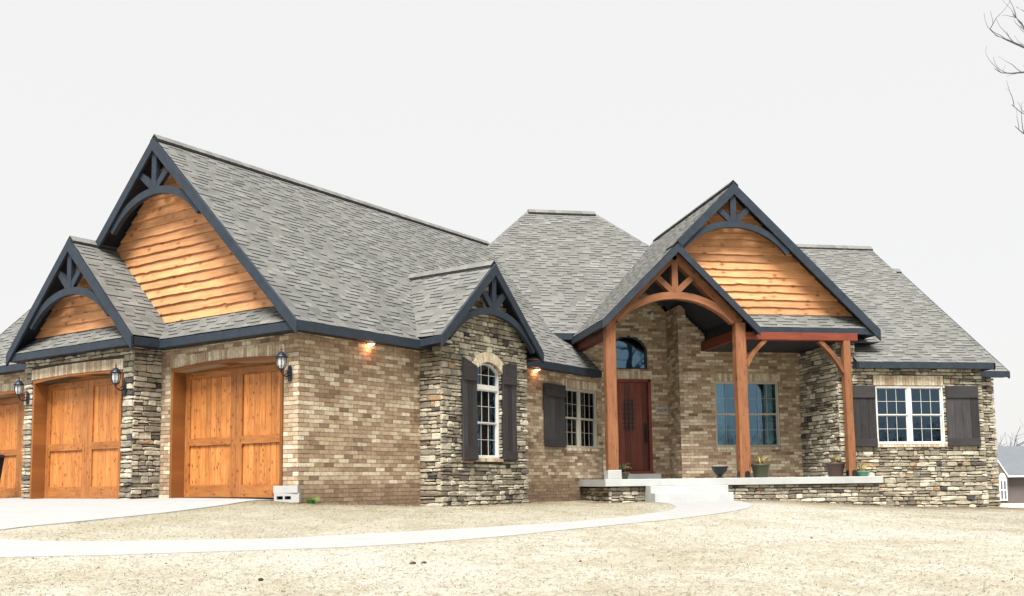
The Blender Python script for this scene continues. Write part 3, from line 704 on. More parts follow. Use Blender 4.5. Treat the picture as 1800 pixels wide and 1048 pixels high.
# stone wing: porch side, front, set-back end
fsd = Fr((12.58, 0, 0), -Y3, Z3, -X3)
w = sheet('stone_wall', M['joint'], H, fsd, R4(-25.0, -22.95, -.3, 3.36), [], -.2, 0); stones(w, fsd, R4(-25.0, -22.93, -.3, 3.36), vmin=-.03)
F23 = FY(22.95); px_ = [(12.58, -1.3), (16.47, -1.3), (16.47, 2.80), (13.0, 2.80), (12.99, 3.36), (12.58, 3.36)]; hx = R4(13.53, 15.39, .81, 2.27)
w = sheet('stone_wall', M['joint'], H, F23, px_, [hx], -.2, 0)
stones(w, F23, px_, [hx], [R4(13.48, 15.42, 2.27, 2.54), R4(13.5, 15.42, .74, .81)], vmin=-1.0, ext=(.045, .045))
one('mortar_bed', M['mortar'], w, F23, 13.49, 15.41, 2.28, 2.535, .0, .02)
soldiers(w, F23, 13.49, 15.41, 2.285, 2.53, d=.05); soldiers(w, F23, 13.49, 15.42, .735, .80, .07, name='sill_brick')
window(F23, 13.53, 15.39, .81, 2.27, 2, M['vinyl'], dep=.0, mull=.11, label='white double window between two dark shutters on the stone wing')
curtain(F23, 13.56, 13.72, .85, 2.2, -.12, H)
shutter(F23, 12.66, 13.50, .745, 2.275, n=4, d=.075, b1=.31, b2=.20); shutter(F23, 15.43, 16.34, .745, 2.275, n=4, d=.075, b1=.31, b2=.20)
w = sheet('stone_wall', M['joint'], H, Fr((16.47, 22.95, 0), Y3, Z3, X3), [(0, -1.3), (10, -1.3), (10, 2.8), (5.2, 6.7), (0, 2.8)], [], -.2, 0); unseen(w)
F237 = FY(23.68)
w = sheet('stone_wall', M['joint'], H, F237, R4(16.4, 17.33, -1.3, 2.70), [], -.2, 0); stones(w, F237, R4(16.44, 17.33, -1.3, 2.70), vmin=-1.05, ext=(0, .05))
w = sheet('stone_wall', M['joint'], H, Fr((17.33, 23.68, 0), Y3, Z3, X3), [(0, -1.3), (9, -1.3), (9, 2.7), (4.5, 6.1), (0, 2.7)], [], -.2, 0)
unseen(w)

# ---- roofs
def slope(E0, Uh, I, p, plan, detail=True, label=None):
    k = math.sqrt(1+p*p); V = (np.array(I)+Z3*p)/k; N = (-np.array(I)*p+Z3)/k
    fr = Fr(E0, Uh, V, N); poly = [(u, v*k) for u, v in plan]
    if area2(poly) < 0: poly = poly[::-1]
    r = MB().prism(fr, poly, -.055, -.006).build('roof_slope', M['soffit'] if detail else M['soffit'], H)
    if detail: shingles(r, fr, poly)
    else:
        onep('plain_shingles', M['shingle'], r, fr, poly, -.005, .008)['kind'] = 'stuff'
    return r, fr
E = lambda x, y, z: np.array([x, y, z], float)
slope(at(0, -.3, 2.87), G1, G2, 1.0, [(-.35, 0), (10.45, 0), (10.45, .8), (10.3, 1.0), (11.6, 4.17), (-.35, 4.17)])
slope(at(0, 8.04, 2.87), G1, -G2, 1.0, [(-.35, 0), (11, 0), (11.6, 4.17), (-.35, 4.17)], False)
slope(at(-.35, 0, 2.87), G2, G1, .93, [(-.22, 0), (8.0, 0), (7.55, .47), (.22, .47)])
slope(at(-.95, 3.57, 2.90), G1, G2, 1.0, [(0, 0), (1.12, 0), (1.12, 2.22), (0, 2.22)])
slope(at(-.95, 8.01, 2.90), G1, -G2, 1.0, [(0, 0), (1.12, 0), (1.12, 2.22), (0, 2.22)], False)
slope(at(-.95, 0, 2.87), G2, G1, .93, [(3.72, 0), (7.9, 0), (7.45, .42), (4.1, .42)])
slope(at(-.3, 0, 2.80), G2, G1, 1.0, [(7.9, 0), (11.5, 0), (11.5, 3.2), (7.9, 3.2)])
slope(at(6.1, 0, 2.80), G2, -G1, 1.0, [(7.9, 0), (11.5, 0), (11.5, 3.2), (7.9, 3.2)], False)
slope(at(3.01, -.85, 2.93), G2, G1, .947, [(0, 0), (.72, 0), (2.5, 1.865), (0, 1.865)])
slope(at(6.74, -.85, 2.93), G2, -G1, .947, [(0, 0), (.72, 0), (2.5, 1.865), (0, 1.865)], False)
slope(E(0, 25.5, 3.88), X3, Y3, 1.0, [(1.66, 0), (6.56, 0), (9.72, 3.16), (8.36, 4.54), (6.2, 4.54)])
slope(E(1.66, 25.5, 3.88), Y3, X3, 1.0, [(0, 0), (9.08, 0), (4.54, 4.54)], False)
slope(E(12.9, 25.5, 3.88), Y3, -X3, 1.0, [(3.0, 0), (9.08, 0), (4.54, 4.54), (3.3, 3.3)], False)
slope(E(0, 34.58, 3.88), X3, -Y3, 1.0, [(1.66, 0), (12.9, 0), (8.36, 4.54), (6.2, 4.54)], False)
slope(E(6.40, 22.45, 3.77), Y3, X3, 1.0, [(0, 0), (3.05, 0), (6.6, 3.55), (.43, 3.55), (.43, 1.89), (0, 1.89)])
slope(E(10.28, 22.45, 3.66), Y3, -X3, 1.0, [(0, 0), (3.45, 0), (3.45, 1.99), (0, 1.99)], False)
slope(E(13.68, 22.88, 3.72), Y3, -X3, .97, [(0, 0), (1.4, 0), (5.9, 3.73), (0, 3.73)], False)
slope(E(0, 22.88, 3.71), X3, Y3, .93, [(10.15, 0), (13.60, 0), (13.15, .44), (10.0, .44)])
slope(E(0, 22.69, 2.85), X3, Y3, .772, [(12.96, 0), (16.72, 0), (16.72, 5.5), (10.6, 5.5), (12.62, 2.2), (12.62, .6), (12.96, .6)])
slope(E(0, 33.7, 2.85), X3, -Y3, .772, [(10.6, 0), (16.72, 0), (16.72, 5.5), (10.6, 5.5)], False)
slope(E(0, 23.42, 2.72), X3, Y3, .772, [(16.3, 0), (17.66, 0), (17.66, 4.78), (16.3, 4.78)])
slope(E(0, 32.98, 2.72), X3, -Y3, .772, [(16.3, 0), (17.66, 0), (17.66, 4.78), (16.3, 4.78)], False)

# ridge caps and hip caps
def cap(p, q, w=.13, h=.075, hip=False, name='ridge_cap'):
    tk = .055 if name == 'ridge_cap' else .015
    p, q = np.array(p, float), np.array(q, float); L = np.linalg.norm(q-p); e = (q-p)/L
    side = np.cross(e, Z3); side /= np.linalg.norm(side); upv = np.cross(side, e); n = int(L/.2); mb = MB()
    dr = w*.95
    for i in range(n):
        a = p+e*L*i/n; b = p+e*L*(i+1)/n+e*.01; la = h+.006; lb = h
        vs = []
        for c, l in ((a, lb), (b, la)):
            vs += [c-side*w+upv*(l-dr), c+upv*l, c+side*w+upv*(l-dr), c-side*w+upv*(l-dr-tk), c+upv*(l-.03), c+side*w+upv*(l-dr-tk)]
        mb.add(vs, [(0, 1, 7, 6), (1, 2, 8, 7), (3, 0, 6, 9), (2, 5, 11, 8), (0, 3, 4, 1), (1, 4, 5, 2), (6, 7, 10, 9), (7, 8, 11, 10)], RNG.uniform(.3, .7), [0, 0, 1, 1, 1, 1, 1, 1])
    return mb.build(name, [M['shingle'], M['edge']], H)
cap(at(-.36, 3.87, 7.04), at(11.2, 3.87, 7.04)); cap(at(-.96, 5.79, 5.11), at(.1, 5.79, 5.11)); cap(at(4.875, -.86, 4.695), at(4.875, 1.5, 4.695))
cap((6.2, 30.04, 8.42), (8.36, 30.04, 8.42)); cap((6.2, 30.04, 8.42), (4.6, 28.44, 6.82), .09, .02, name='hip_cap'); cap((8.36, 30.04, 8.42), (9.72, 28.68, 7.06), .09, .02, name='hip_cap')
cap((8.29, 22.44, 5.645), (8.29, 22.9, 5.645)); cap((9.95, 22.87, 7.33), (9.95, 28.7, 7.33)); cap((10.6, 28.19, 7.10), (16.73, 28.19, 7.10)); cap((16.5, 28.2, 6.41), (17.67, 28.2, 6.41))
cap(at(2.9, 7.9, 6.0), at(2.9, 11.5, 6.0))

# rakes, fascias, soffits
def rake(fr, apex, L, R, h=.245, t=.05, d=0., left=True, right=True, hL=.16):
    ax, az = apex
    if left: onep('rake_board', M['trim'], H, fr, [(ax, az), (ax, az-h*1.05), (L[0], L[1]-h), (L[0], L[1])], d, d+t, inset=.004)
    if right: onep('rake_board', M['trim'], H, fr, [(ax, az), (R[0], R[1]), (R[0], R[1]-h), (ax, az-h*1.05)], d, d+t, inset=.004)
def fascia(p, q, h=.15, t=.035, nn=None, par=None):
    p, q = np.array(p, float), np.array(q, float); L = np.linalg.norm(q-p); e = (q-p)/L
    return one('fascia', M['trim'], H, Fr(p, e, Z3, nn), 0, L, -h, 0, -t, 0, inset=.004)
def soffit(pts, z, par=None, name='soffit', mat='soffit'):
    n = len(pts); vs = [(p[0], p[1], z) for p in pts]+[(p[0], p[1], z+.02) for p in pts]
    fs = [tuple(range(n)), tuple(range(n, 2*n))]+[(i, (i+1) % n, n+(i+1) % n, n+i) for i in range(n)]
    return mesh_obj(name, vs, fs, M[mat], H)
nS, nF = -G2, -G1
# big garage gable
FRk = Fr(at(-.35, 0), G2, Z3, -G1)
rake(FRk, (3.87, 7.02), (8.06, 2.86), (-.33, 2.86)); fascia(at(-.35, -.33, 2.855), at(-.35, 8.0, 2.855), nn=nF, h=.155)
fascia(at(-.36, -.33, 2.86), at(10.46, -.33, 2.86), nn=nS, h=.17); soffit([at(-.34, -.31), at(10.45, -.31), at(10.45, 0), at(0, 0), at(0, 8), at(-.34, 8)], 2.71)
fascia(at(10.46, -.33, 2.86), at(10.46, .05, 2.86), nn=G1, h=.17)
FRs = Fr(at(-.95, 0), G2, Z3, -G1)
rake(FRs, (5.79, 5.10), (8.03, 2.87), (3.55, 2.87)); fascia(at(-.95, 3.55, 2.865), at(-.95, 8.03, 2.865), nn=nF, h=.15)
fascia(at(-.95, 3.55, 2.87), at(-.30, 3.55, 2.87), nn=nS, h=.16); fascia(at(-.95, 8.03, 2.87), at(-.30, 8.03, 2.87), nn=G2, h=.16)
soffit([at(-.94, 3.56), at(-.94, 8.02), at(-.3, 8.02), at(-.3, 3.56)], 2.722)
fascia(at(-.33, 8.0, 2.79), at(-.33, 11.55, 2.79), nn=nF, h=.15); soffit([at(-.32, 8.0), at(-.32, 11.5), at(0, 11.5), at(0, 8.0)], 2.65)
FR3 = Fr(at(-.33, 11.5), G1, Z3, G2); onep('rake_board', M['trim'], H, FR3, [(0, 2.79), (3.2, 5.98), (3.2, 5.74), (0, 2.60)], 0, .04)
FRb = Fr(A-G2*.85, G1, Z3, -G2)
rake(FRb, (4.875, 4.69), (3.0, 2.925), (6.75, 2.925), h=.24); fascia(at(2.99, -.85, 2.92), at(2.99, -.30, 2.88), nn=nF, h=.15); fascia(at(6.76, -.85, 2.92), at(6.76, -.30, 2.88), nn=G1, h=.15)
soffit([at(3.0, -.84), at(3.42, -.84), at(3.42, -.3), at(3.0, -.3)], 2.77); soffit([at(6.44, -.84), at(6.75, -.84), at(6.75, -.3), at(6.44, -.3)], 2.77)
# main eaves
fascia((1.7, 25.47, 3.87), (6.42, 25.47, 3.87), nn=-Y3, h=.16); soffit([(1.7, 25.48), (6.45, 25.48), (6.45, 25.9), (1.7, 25.9)], 3.72)
FR2 = FY(22.45)
rake(FR2, (8.29, 5.635), (6.38, 3.745), (10.31, 3.635), h=.20); fascia((6.385, 25.47, 3.75), (6.385, 22.45, 3.75), nn=-X3, h=.16)
fascia((10.30, 22.45, 3.63), (10.30, 22.88, 3.63), nn=X3, h=.16)
FR4 = FY(22.88)
rake(FR4, (9.95, 7.32), (8.1, 5.50), (13.72, 3.68), h=.275); fascia((10.2, 22.88, 3.715), (13.72, 22.88, 3.715), nn=-Y3, h=.155)
fascia((13.70, 22.88, 3.715), (13.70, 24.3, 3.715), nn=X3, h=.16)
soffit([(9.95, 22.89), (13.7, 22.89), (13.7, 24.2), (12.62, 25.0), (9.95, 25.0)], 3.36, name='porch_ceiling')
soffit([(13.15, 22.9), (13.69, 22.9), (13.69, 24.2), (13.15, 24.2)], 3.57)
one('ceiling_return', M['soffit'], H, FXm(9.93), 22.9, 25.0, 3.36, 3.95, -.02, .0)
# wing eaves
fascia((12.95, 22.67, 2.845), (16.75, 22.67, 2.845), nn=-Y3, h=.155); soffit([(12.96, 22.68), (16.73, 22.68), (16.73, 22.95), (12.96, 22.95)], 2.70); fascia((12.94, 22.67, 2.845), (12.94, 23.3, 2.845), nn=-X3, h=.155)
fascia((16.74, 22.67, 2.845), (16.74, 23.4, 2.845), nn=X3, h=.155); soffit([(16.47, 22.7), (16.74, 22.7), (16.74, 23.45), (16.47, 23.45)], 2.70)
onep('rake_board', M['trim'], H, Fr((16.74, 22.69, 0), Y3, Z3, X3), [(0, 2.85), (5.5, 7.09), (5.5, 6.90), (0, 2.66)], -.04, .0)
fascia((16.3, 23.40, 2.715), (17.70, 23.40, 2.715), nn=-Y3, h=.15); soffit([(16.4, 23.41), (17.68, 23.41), (17.68, 23.7), (16.4, 23.7)], 2.58)
onep('rake_board', M['trim'], H, Fr((17.70, 23.42, 0), Y3, Z3, X3), [(0, 2.72), (4.78, 6.41), (4.78, 6.22), (0, 2.53)], -.04, .0)

# live-edge siding in the gables
def siding(fr, poly, ex=.19):
    lo = min(p[1] for p in poly); hi = max(p[1] for p in poly); z = lo
    onep('sheathing', M['deck'], H, fr, poly, -.06, -.02)
    while z < hi-.06:
        z1 = min(z+ex+.02, hi-.01); A0 = intervals(poly, (), z+.01); A1 = intervals(poly, (), z1)
        if A0 and A1:
            a0, b0 = A0[0][0], A0[-1][1]; a1, b1 = A1[0][0], A1[-1][1]; a0, b0 = a0-.01, b0+.01
            n = max(6, int((b0-a0)/.07)); ph = [RNG.uniform(0, 6.3) for _ in range(4)]; am = RNG.uniform(.003, .0075); kn = [(RNG.uniform(a0, b0), RNG.uniform(.010, .026)) for _ in range(int((b0-a0)*.3)+1)]
            ou, ov = RNG.random()*40, RNG.random()*40; vs = []; uv = []; fs = []
            for i in range(n+1):
                t_ = i/n; ub, ut = a0+(b0-a0)*t_, a1+(b1-a1)*t_
                wv = am*math.sin(ub*2.3+ph[0])+am*.6*math.sin(ub*5.1+ph[1])+.003*math.sin(ub*13+ph[2])
                for kx, kh in kn: wv += kh*math.exp(-((ub-kx)/.07)**2)*(1 if ph[3] > 3 else -.7)
                zb = max(lo-.01, z-.012+wv)
                vs += [fr.P(ut, z1, .003), fr.P(ub, zb+.004, .048), fr.P(ub, zb-.004, .042), fr.P(ub, zb, .0)]
                uv += [(ut+ou, z1+ov), (ub+ou, zb+ov), (ub+ou, zb+ov), (ub+ou, zb+ov-.03)]
            for i in range(n):
                for k in range(3): fs.append((4*i+k, 4*i+k+1, 4*i+5+k, 4*i+4+k))
            mesh_obj('siding_board', vs, fs, M['siding'], H, [RNG.uniform(.25, .95)]*len(fs), None, uv)
        z += ex
siding(Fr(at(.1, 0), G2, Z3, -G1), [(.28, 3.29), (7.45, 3.29), (3.87, 6.86)])
siding(Fr(at(-.55, 0), G2, Z3, -G1), [(4.0, 3.24), (7.6, 3.24), (5.79, 5.0)])
siding(FY(23.30), [(9.80, 4.10), (13.22, 4.10), (9.95, 7.22), (8.30, 5.60)])

# gable trusses
def truss(fr, cx, half, spring, crown, apexz, strut, mat, d0=-.10, d1=.0, aw=.15, kw=.15, chord=None):
    arcs = arch_pts(cx, half, spring, crown-spring, 22)
    t = ribbon(MB(), fr, arcs, aw, d0, d1-.002).build('gable_truss', mat, H)
    one('king_post', mat, t, fr, cx-kw/2, cx+kw/2, crown+aw*.45, apexz, d0, d1, along='v', tone=RNG.uniform(.3, .6))
    for s in (-1, 1):
        mb = MB(); mb.bar(fr, (cx+s*kw*.2, crown+aw*.35), (cx+s*strut[0], strut[1]), kw*.9, d0+.006, d1-.008, tone=RNG.uniform(.3, .6)); mb.build('strut', mat, t)
    if chord:
        for s in (-1, 1):
            mb = MB(); mb.bar(fr, (cx, apexz), (cx+s*chord[0], chord[1]), .20, d0-.012, d1+.004, tone=RNG.uniform(.3, .6)); mb.build('top_chord', mat, t)
    return t
truss(FRk, 3.86, 1.42, 5.29, 5.935, 6.85, (.52, 6.40), M['trim']); truss(FRs, 5.79, 1.42, 3.40, 4.015, 4.93, (.42, 4.48), M['trim'])
truss(FRb, 4.875, 1.58, 2.93, 3.645, 4.5, (.47, 4.13), M['trim']); truss(FR4, 9.93, 1.43, 5.58, 6.28, 7.1, (.47, 6.74), M['trim'])
FT = FY(22.62)
truss(FT, 8.27, 1.49, 3.80, 4.415, 5.40, (.46, 4.88), M['timber'], d0=-.22, d1=-.02, aw=.17, kw=.15, chord=(1.64, 3.76))

# porch: slab, steps, stone base, posts, beams
slab = mesh_obj('porch_slab', *(lambda mb: (mb.v, mb.f))(MB().rect(FY(22.55), 6.40, 13.42, -.15, .018, -3.3, 0, inset=.008)), M['slab'], H)
stp = one('step', M['slab'], H, FY(22.23), 7.38, 9.28, -.62, -.150, -.5, 0, inset=.008); stp = one('step', M['slab'], H, FY(21.93), 7.382, 9.278, -.66, -.315, -.31, 0, inset=.008)
FP = FY(22.67)
for a, b in ((6.55, 7.38), (9.28, 13.36)):
    w = sheet('stone_base', M['joint'], H, FP, R4(a, b, -1.2, -.152), [], -.2, 0); stones(w, FP, R4(a, b, -1.2, -.152), vmin=-.86, hs=(.07, .125), depth=(.02, .05))
fpl = Fr((6.55, 0, 0), -Y3, Z3, -X3); w = sheet('stone_base', M['joint'], H, fpl, R4(-25.3, -22.67, -1.0, -.152), [], -.2, 0); stones(w, fpl, R4(-25.3, -22.63, -1.0, -.152), vmin=-.7, hs=(.07, .125))
def post(cx, z0, z1, w=.255, yc=22.74, lab=None):
    n = 9; mb = MB(); vs = []; uv = []; fs = []; ou = RNG.random()*20; ph = RNG.random()*6
    for i in range(n+1):
        z = z0+(z1-z0)*i/n; h = w/2+.004*math.sin(i*1.3+ph); c = .022; sx = cx+.004*math.sin(i*.8+ph)
        ring = [(h-c, -h), (h, -h+c), (h, h-c), (h-c, h), (-h+c, h), (-h, h-c), (-h, -h+c), (-h+c, -h)]
        vs += [(sx+a, yc+b, z) for a, b in ring]; uv += [(z+ou, ou+k*w*.5) for k in range(8)]
    for i in range(n):
        for k in range(8): fs.append((8*i+k, 8*i+(k+1) % 8, 8*i+8+(k+1) % 8, 8*i+8+k))
    fs += [tuple(range(7, -1, -1)), tuple(range(8*n, 8*n+8))]
    p = mesh_obj('porch_post', vs, fs, M['timber'], H, [RNG.uniform(.55, .8)]*len(fs), None, uv)
    if lab: p['label'] = lab
    return p
P1 = post(6.63, .23, 3.77, lab='left porch post standing on a pale stone block'); P2 = post(9.90, .02, 3.77, .265); P3 = post(12.69, .02, 3.365, .19)
onep('post_plinth', M['block'], P1, FY(22.57), [(6.47, .018), (6.81, .018), (6.80, .235), (6.475, .228)], -.33, 0, inset=.012)
for P_, cx, w_ in ((P2, 9.90, .265), (P3, 12.69, .19)):
    for dx in (.03,):
        mb = MB(); arc = [(cx+dx+.065*math.cos(a), .115+.065*math.sin(a)) for a in np.linspace(0, math.pi, 9)]
        mb.prism(FY(22.74-w_/2), [(cx+dx-.065, .018), (cx+dx+.065, .018)]+arc, -.01, .012); mb.build('post_bracket', M['black'], P_)
    one('post_bracket', M['black'], P_, Fr((cx-w_/2, 0, 0), -Y3, Z3, -X3), -22.80, -22.68, .018, .17, 0, .012)
bm1 = one('porch_beam', M['beam'], H, FY(22.655), 10.03, 12.98, 3.365, 3.55, -.2, 0, inset=.006); 
one('porch_beam', M['beam'], H, Fr((6.55, 0, 0), -Y3, Z3, -X3), -25.9, -22.87, 3.42, 3.66, -.2, 0, inset=.006)
one('porch_beam', M['beam'], H, Fr((9.80, 0, 0), -Y3, Z3, -X3), -25.0, -22.88, 3.37, 3.62, -.2, 0, inset=.006)
def brace(a, b, bow, P_):
    pts = []; 
    for i in range(9):
        t_ = i/8; x_ = a[0]+(b[0]-a[0])*t_; z_ = a[1]+(b[1]-a[1])*t_; k = bow*math.sin(math.pi*t_); L = math.dist(a, b)
        pts.append((x_-(b[1]-a[1])/L*k, z_+(b[0]-a[0])/L*k))
    ribbon(MB(), FY(22.69), pts, .10, -.13, 0).build('knee_brace', M['timber'], P_)
brace((10.02, 2.67), (10.57, 3.37), .05, P2); brace((12.61, 2.59), (11.98, 3.37), -.05, P3)

# front door
door = one('front_door', M['mahogany'], H, F26, 7.60, 8.61, .235, 2.66, -.12, -.09, along='v')
for a, b, c, d in ((7.55, 7.61, .22, 2.70), (8.60, 8.68, .22, 2.70), (7.55, 8.68, 2.64, 2.72)):
    one('door_frame', M['mahogany'], door, F26, a, b, c, d, -.13, .02, along='v' if b-a < .2 else 'u', tone=.9)
for i in range(6): a = 7.62+i*.163; one('door_plank', M['mahogany'], door, F26, a+.001, a+.162, .25, 2.635, -.09, -.074, along='v', inset=.002)
gr = MB()
for i in range(3):
    xg = 7.955+i*.105; gr.rect(F26, xg-.014, xg+.014, 1.32, 2.14, -.06, -.045); gr.prism(F26, [(xg-.02, 2.14), (xg+.02, 2.14), (xg, 2.20)], -.06, -.045)
for j in range(6): zg = 1.40+j*.125; gr.rect(F26, 7.88, 8.24, zg-.012, zg+.012, -.072, -.058)
gr.build('door_grille', M['black'], door)
hn = MB(); hn.rect(F26, 8.485, 8.565, .98, 1.42, -.072, -.05, inset=.01); hn.rect(F26, 8.48, 8.57, 1.44, 1.52, -.072, -.045, inset=.01)
hn.tube([F26.P(8.525, 1.36, -.05), F26.P(8.525, 1.33, .0), F26.P(8.525, 1.15, .01), F26.P(8.525, 1.05, -.05)], [.014]*4); hn.build('door_handle', M['black'], door)
one('threshold', M['mahogany'], door, F26, 7.55, 8.68, .16, .235, -.05, .06); one('door_step', M['slab'], door, F26, 7.4, 8.8, .018, .158, -.03, .30)
# arched transom window above the door
aw = MB(); aw.rect(F26, 7.54, 7.59, 2.97, 3.55, -.1, -.02); aw.rect(F26, 8.55, 8.60, 2.97, 3.55, -.1, -.02); aw.rect(F26, 7.59, 8.55, 2.97, 3.02, -.1, -.02)
ribbon(aw, F26, arch_pts(8.07, .505, 3.55, .335), .05, -.1, -.02); tw = aw.build('window', M['trim'], H); tw['label'] = 'wide arched transom window above the front door'
onep('pane', M['glass'], tw, F26, [(7.58, 3.01), (8.56, 3.01)]+arch_pts(8.07, .49, 3.55, .32)[::-1], -.07, -.066); room(F26, 7.54, 8.6, 2.97, 3.9, 2.5, tw)

flush_pieces('brick', 'brickwork', M['brick']); flush_pieces('stone', 'stonework', M['stone']); flush_pieces('shingle', 'roof_shingles', [M['shingle'], M['edge']])
for o in bpy.data.objects:
    if 'seen' in o: del o['seen']

# ------------------------------------------------------------------ free-standing and hung things
def thing(name, label, cat, loc, rz=0., group=None, kind=None):
    o = bpy.data.objects.new(name, None); COL.objects.link(o); o.location = loc; o.rotation_euler = (0, 0, rz); o.empty_display_size = .1
    o['label'] = label; o['category'] = cat
    if group: o['group'] = group
    return o
def tagm(o, label, cat, group=None):
    o['label'] = label; o['category'] = cat
    if group: o['group'] = group
    return o
def copy_tree(o, par=None):
    c = o.copy(); COL.objects.link(c); c.parent = par
    for ch in list(o.children): copy_tree(ch, c)
    return c
# wall lantern: local +Y is out from the wall, origin at the wall plate
L0 = thing('wall_lantern', 'black wall lantern near the house corner, right of the right garage door', 'lantern', (0, 0, 0), 0, 'black carriage lanterns beside the garage doors')
mb = MB(); pr = [(.0, -.16), (.03, -.155), (.055, -.12), (.068, 0), (.055, .12), (.03, .155), (0, .16)]
mb.lathe([(max(r, .004), z) for r, z in pr], 18, (0, .012, 0), sy=.32); mb.build('wall_plate', M['gunmetal'], L0, local=True, smooth=True)
mb = MB(); mb.tube([(0, .02, -.03), (0, .09, -.07), (0, .17, -.055), (0, .22, -.01), (0, .23, .03)], [.016, .014, .013, .014, .02], 8)
mb.tube([(0, .03, .02), (0, .10, .0), (0, .15, -.05)], [.010, .009, .008], 6); mb.build('arm', M['gunmetal'], L0, local=True, smooth=True)
mb = MB(); mb.lathe([(.018, .02), (.03, .04), (.055, .06), (.06, .075)], 12, (0, .23, 0))
for k in range(8):
    a = 2*math.pi*k/8; c_, s_ = math.cos(a), math.sin(a)
    mb.tube([(c_*r, .23+s_*r, z) for r, z in ((.058, .07), (.088, .14), (.098, .22), (.092, .285))], [.007]*4, 4)
mb.lathe([(.094, .28), (.100, .285), (.100, .297), (.09, .30)], 16, (0, .23, 0)); mb.build('cage', M['gunmetal'], L0, local=True)
mb = MB(); mb.lathe([(.050, .078), (.080, .14), (.090, .22), (.086, .28)], 8, (0, .23, 0)); mb.build('glass', M['lglass'], L0, local=True)
mb = MB(); mb.lathe([(.125, .292), (.128, .302), (.105, .325), (.080, .365), (.045, .395), (.018, .41), (.014, .44), (.020, .455), (.008, .475), (.003, .53)], 16, (0, .23, 0)); mb.build('cap', M['gunmetal'], L0, local=True, smooth=True)
def put(o, P, n):
    o.location = tuple(P); o.rotation_euler = (0, 0, math.atan2(n[1], n[0])-math.pi/2); o.scale = (.92,)*3
put(L0, FF.P(.20, 1.98, .02), -G1)
L1 = copy_tree(L0); L1['label'] = 'black wall lantern on the stone pier between the middle and right garage doors'; put(L1, FG.P(4.13, 1.93, .05), -G1)
L2 = copy_tree(L0); L2['label'] = 'black wall lantern on the narrow stone pier left of the middle garage door'; put(L2, FG.P(7.62, 1.92, .05), -G1)
# eave lights, lit
for s, lab in ((1.78, 'glowing eave light above the long brick wall left of the stone bay'), (7.68, 'glowing eave light just right of the stone bay')):
    P = FS.P(s, 2.69, .11); t = thing('eave_light', lab, 'light', tuple(P), math.atan2(G1[1], G1[0]), 'lit eave lights')
    mb = MB(); mb.lathe([(.085, .02), (.088, .0), (.080, -.012)], 18); mb.build('housing', M['vinyl'], t, local=True)
    mb = MB(); mb.lathe([(.070, -.013), (.055, -.032), (.02, -.04)], 16); mb.build('lens', M['lens'], t, local=True)
    li = bpy.data.lights.new('eave_bulb', 'POINT'); li.energy = .4; li.color = (1, .40, .18); li.shadow_soft_size = .03
    lo = bpy.data.objects.new('eave_bulb', li); COL.objects.link(lo); lo.parent = t; lo.location = (0, 0, -.085); 
mb = MB(); mb.rect(F26, 8.70, 8.80, 4.36, 4.50, 0, .06, inset=.01); mb.rect(F26, 8.72, 8.78, 4.50, 4.54, .0, .10)
tagm(mb.build('porch_camera', M['vinyl']), 'small white fixture high on the dark porch wall above the front door', 'camera')
# house number plaque
t = thing('house_number_plaque', 'small stone house number plaque reading 24270 right of the front door', 'sign', tuple(F26.P(8.965, 1.86, .012)), 0)
fp_ = Fr((0, 0, 0), X3, Z3, -Y3)
MB().rect(fp_, -.175, .175, -.105, .105, 0, .025, inset=.008).build('plate', M['plaque'], t, local=True)
cu = bpy.data.curves.new('digits', 'FONT'); cu.body = '24270'; cu.size = .115; cu.extrude = .002; cu.align_x = 'CENTER'; cu.align_y = 'CENTER'
tx = bpy.data.objects.new('digits_text', cu); COL.objects.link(tx); bpy.context.view_layer.update()
me = bpy.data.meshes.new_from_object(tx); bpy.data.objects.remove(tx); dg = bpy.data.objects.new('digits', me); COL.objects.link(dg)
me.materials.clear(); me.materials.append(M['digits']); dg.parent = t; dg.rotation_euler = (math.pi/2, 0, 0); dg.location = (0, -.029, 0)
# concrete blocks by the garage corner
BR = math.atan2(G2[1], G2[0])
bl = FF.P(.14, 0, .20); bz = th(bl[0], bl[1])+.02
def block(name, label, loc, rz, holes, L=.40, Wd=.20, Hh=.19):
    f = Fr((0, 0, 0), X3, Z3, -Y3); hs = [R4(x-.055, x+.055, Hh/2-.030, Hh/2+.030) for x in ((-.12, .02) if holes else ())]
    o = sheet(name, M['block'], None, f, R4(-L/2, L/2, 0, Hh), hs, -Wd, 0)
    if holes:
        MB().rect(f, -L/2+.01, L/2-.01, .01, Hh-.01, -Wd+.004, -Wd+.02).build('hole_shade_plate', M['soilm'], o, local=True)  # dark plate closing the holes, its colour standing in for their inner shade
    o.location = loc; o.rotation_euler = (0, 0, rz); return o
b1 = block('cinder_block', '', (bl[0]+.05, bl[1]-.08, bz-.03), -.18, True, .44, .20, .17); tagm(b1, 'hollow concrete block with two dark holes at the garage corner', 'block')
b2 = block('concrete_cap_block', '', (bl[0]+.03, bl[1]-.08, bz+.142), -.24, False, .43, .21, .125); tagm(b2, 'solid white concrete block lying on the hollow block', 'block')
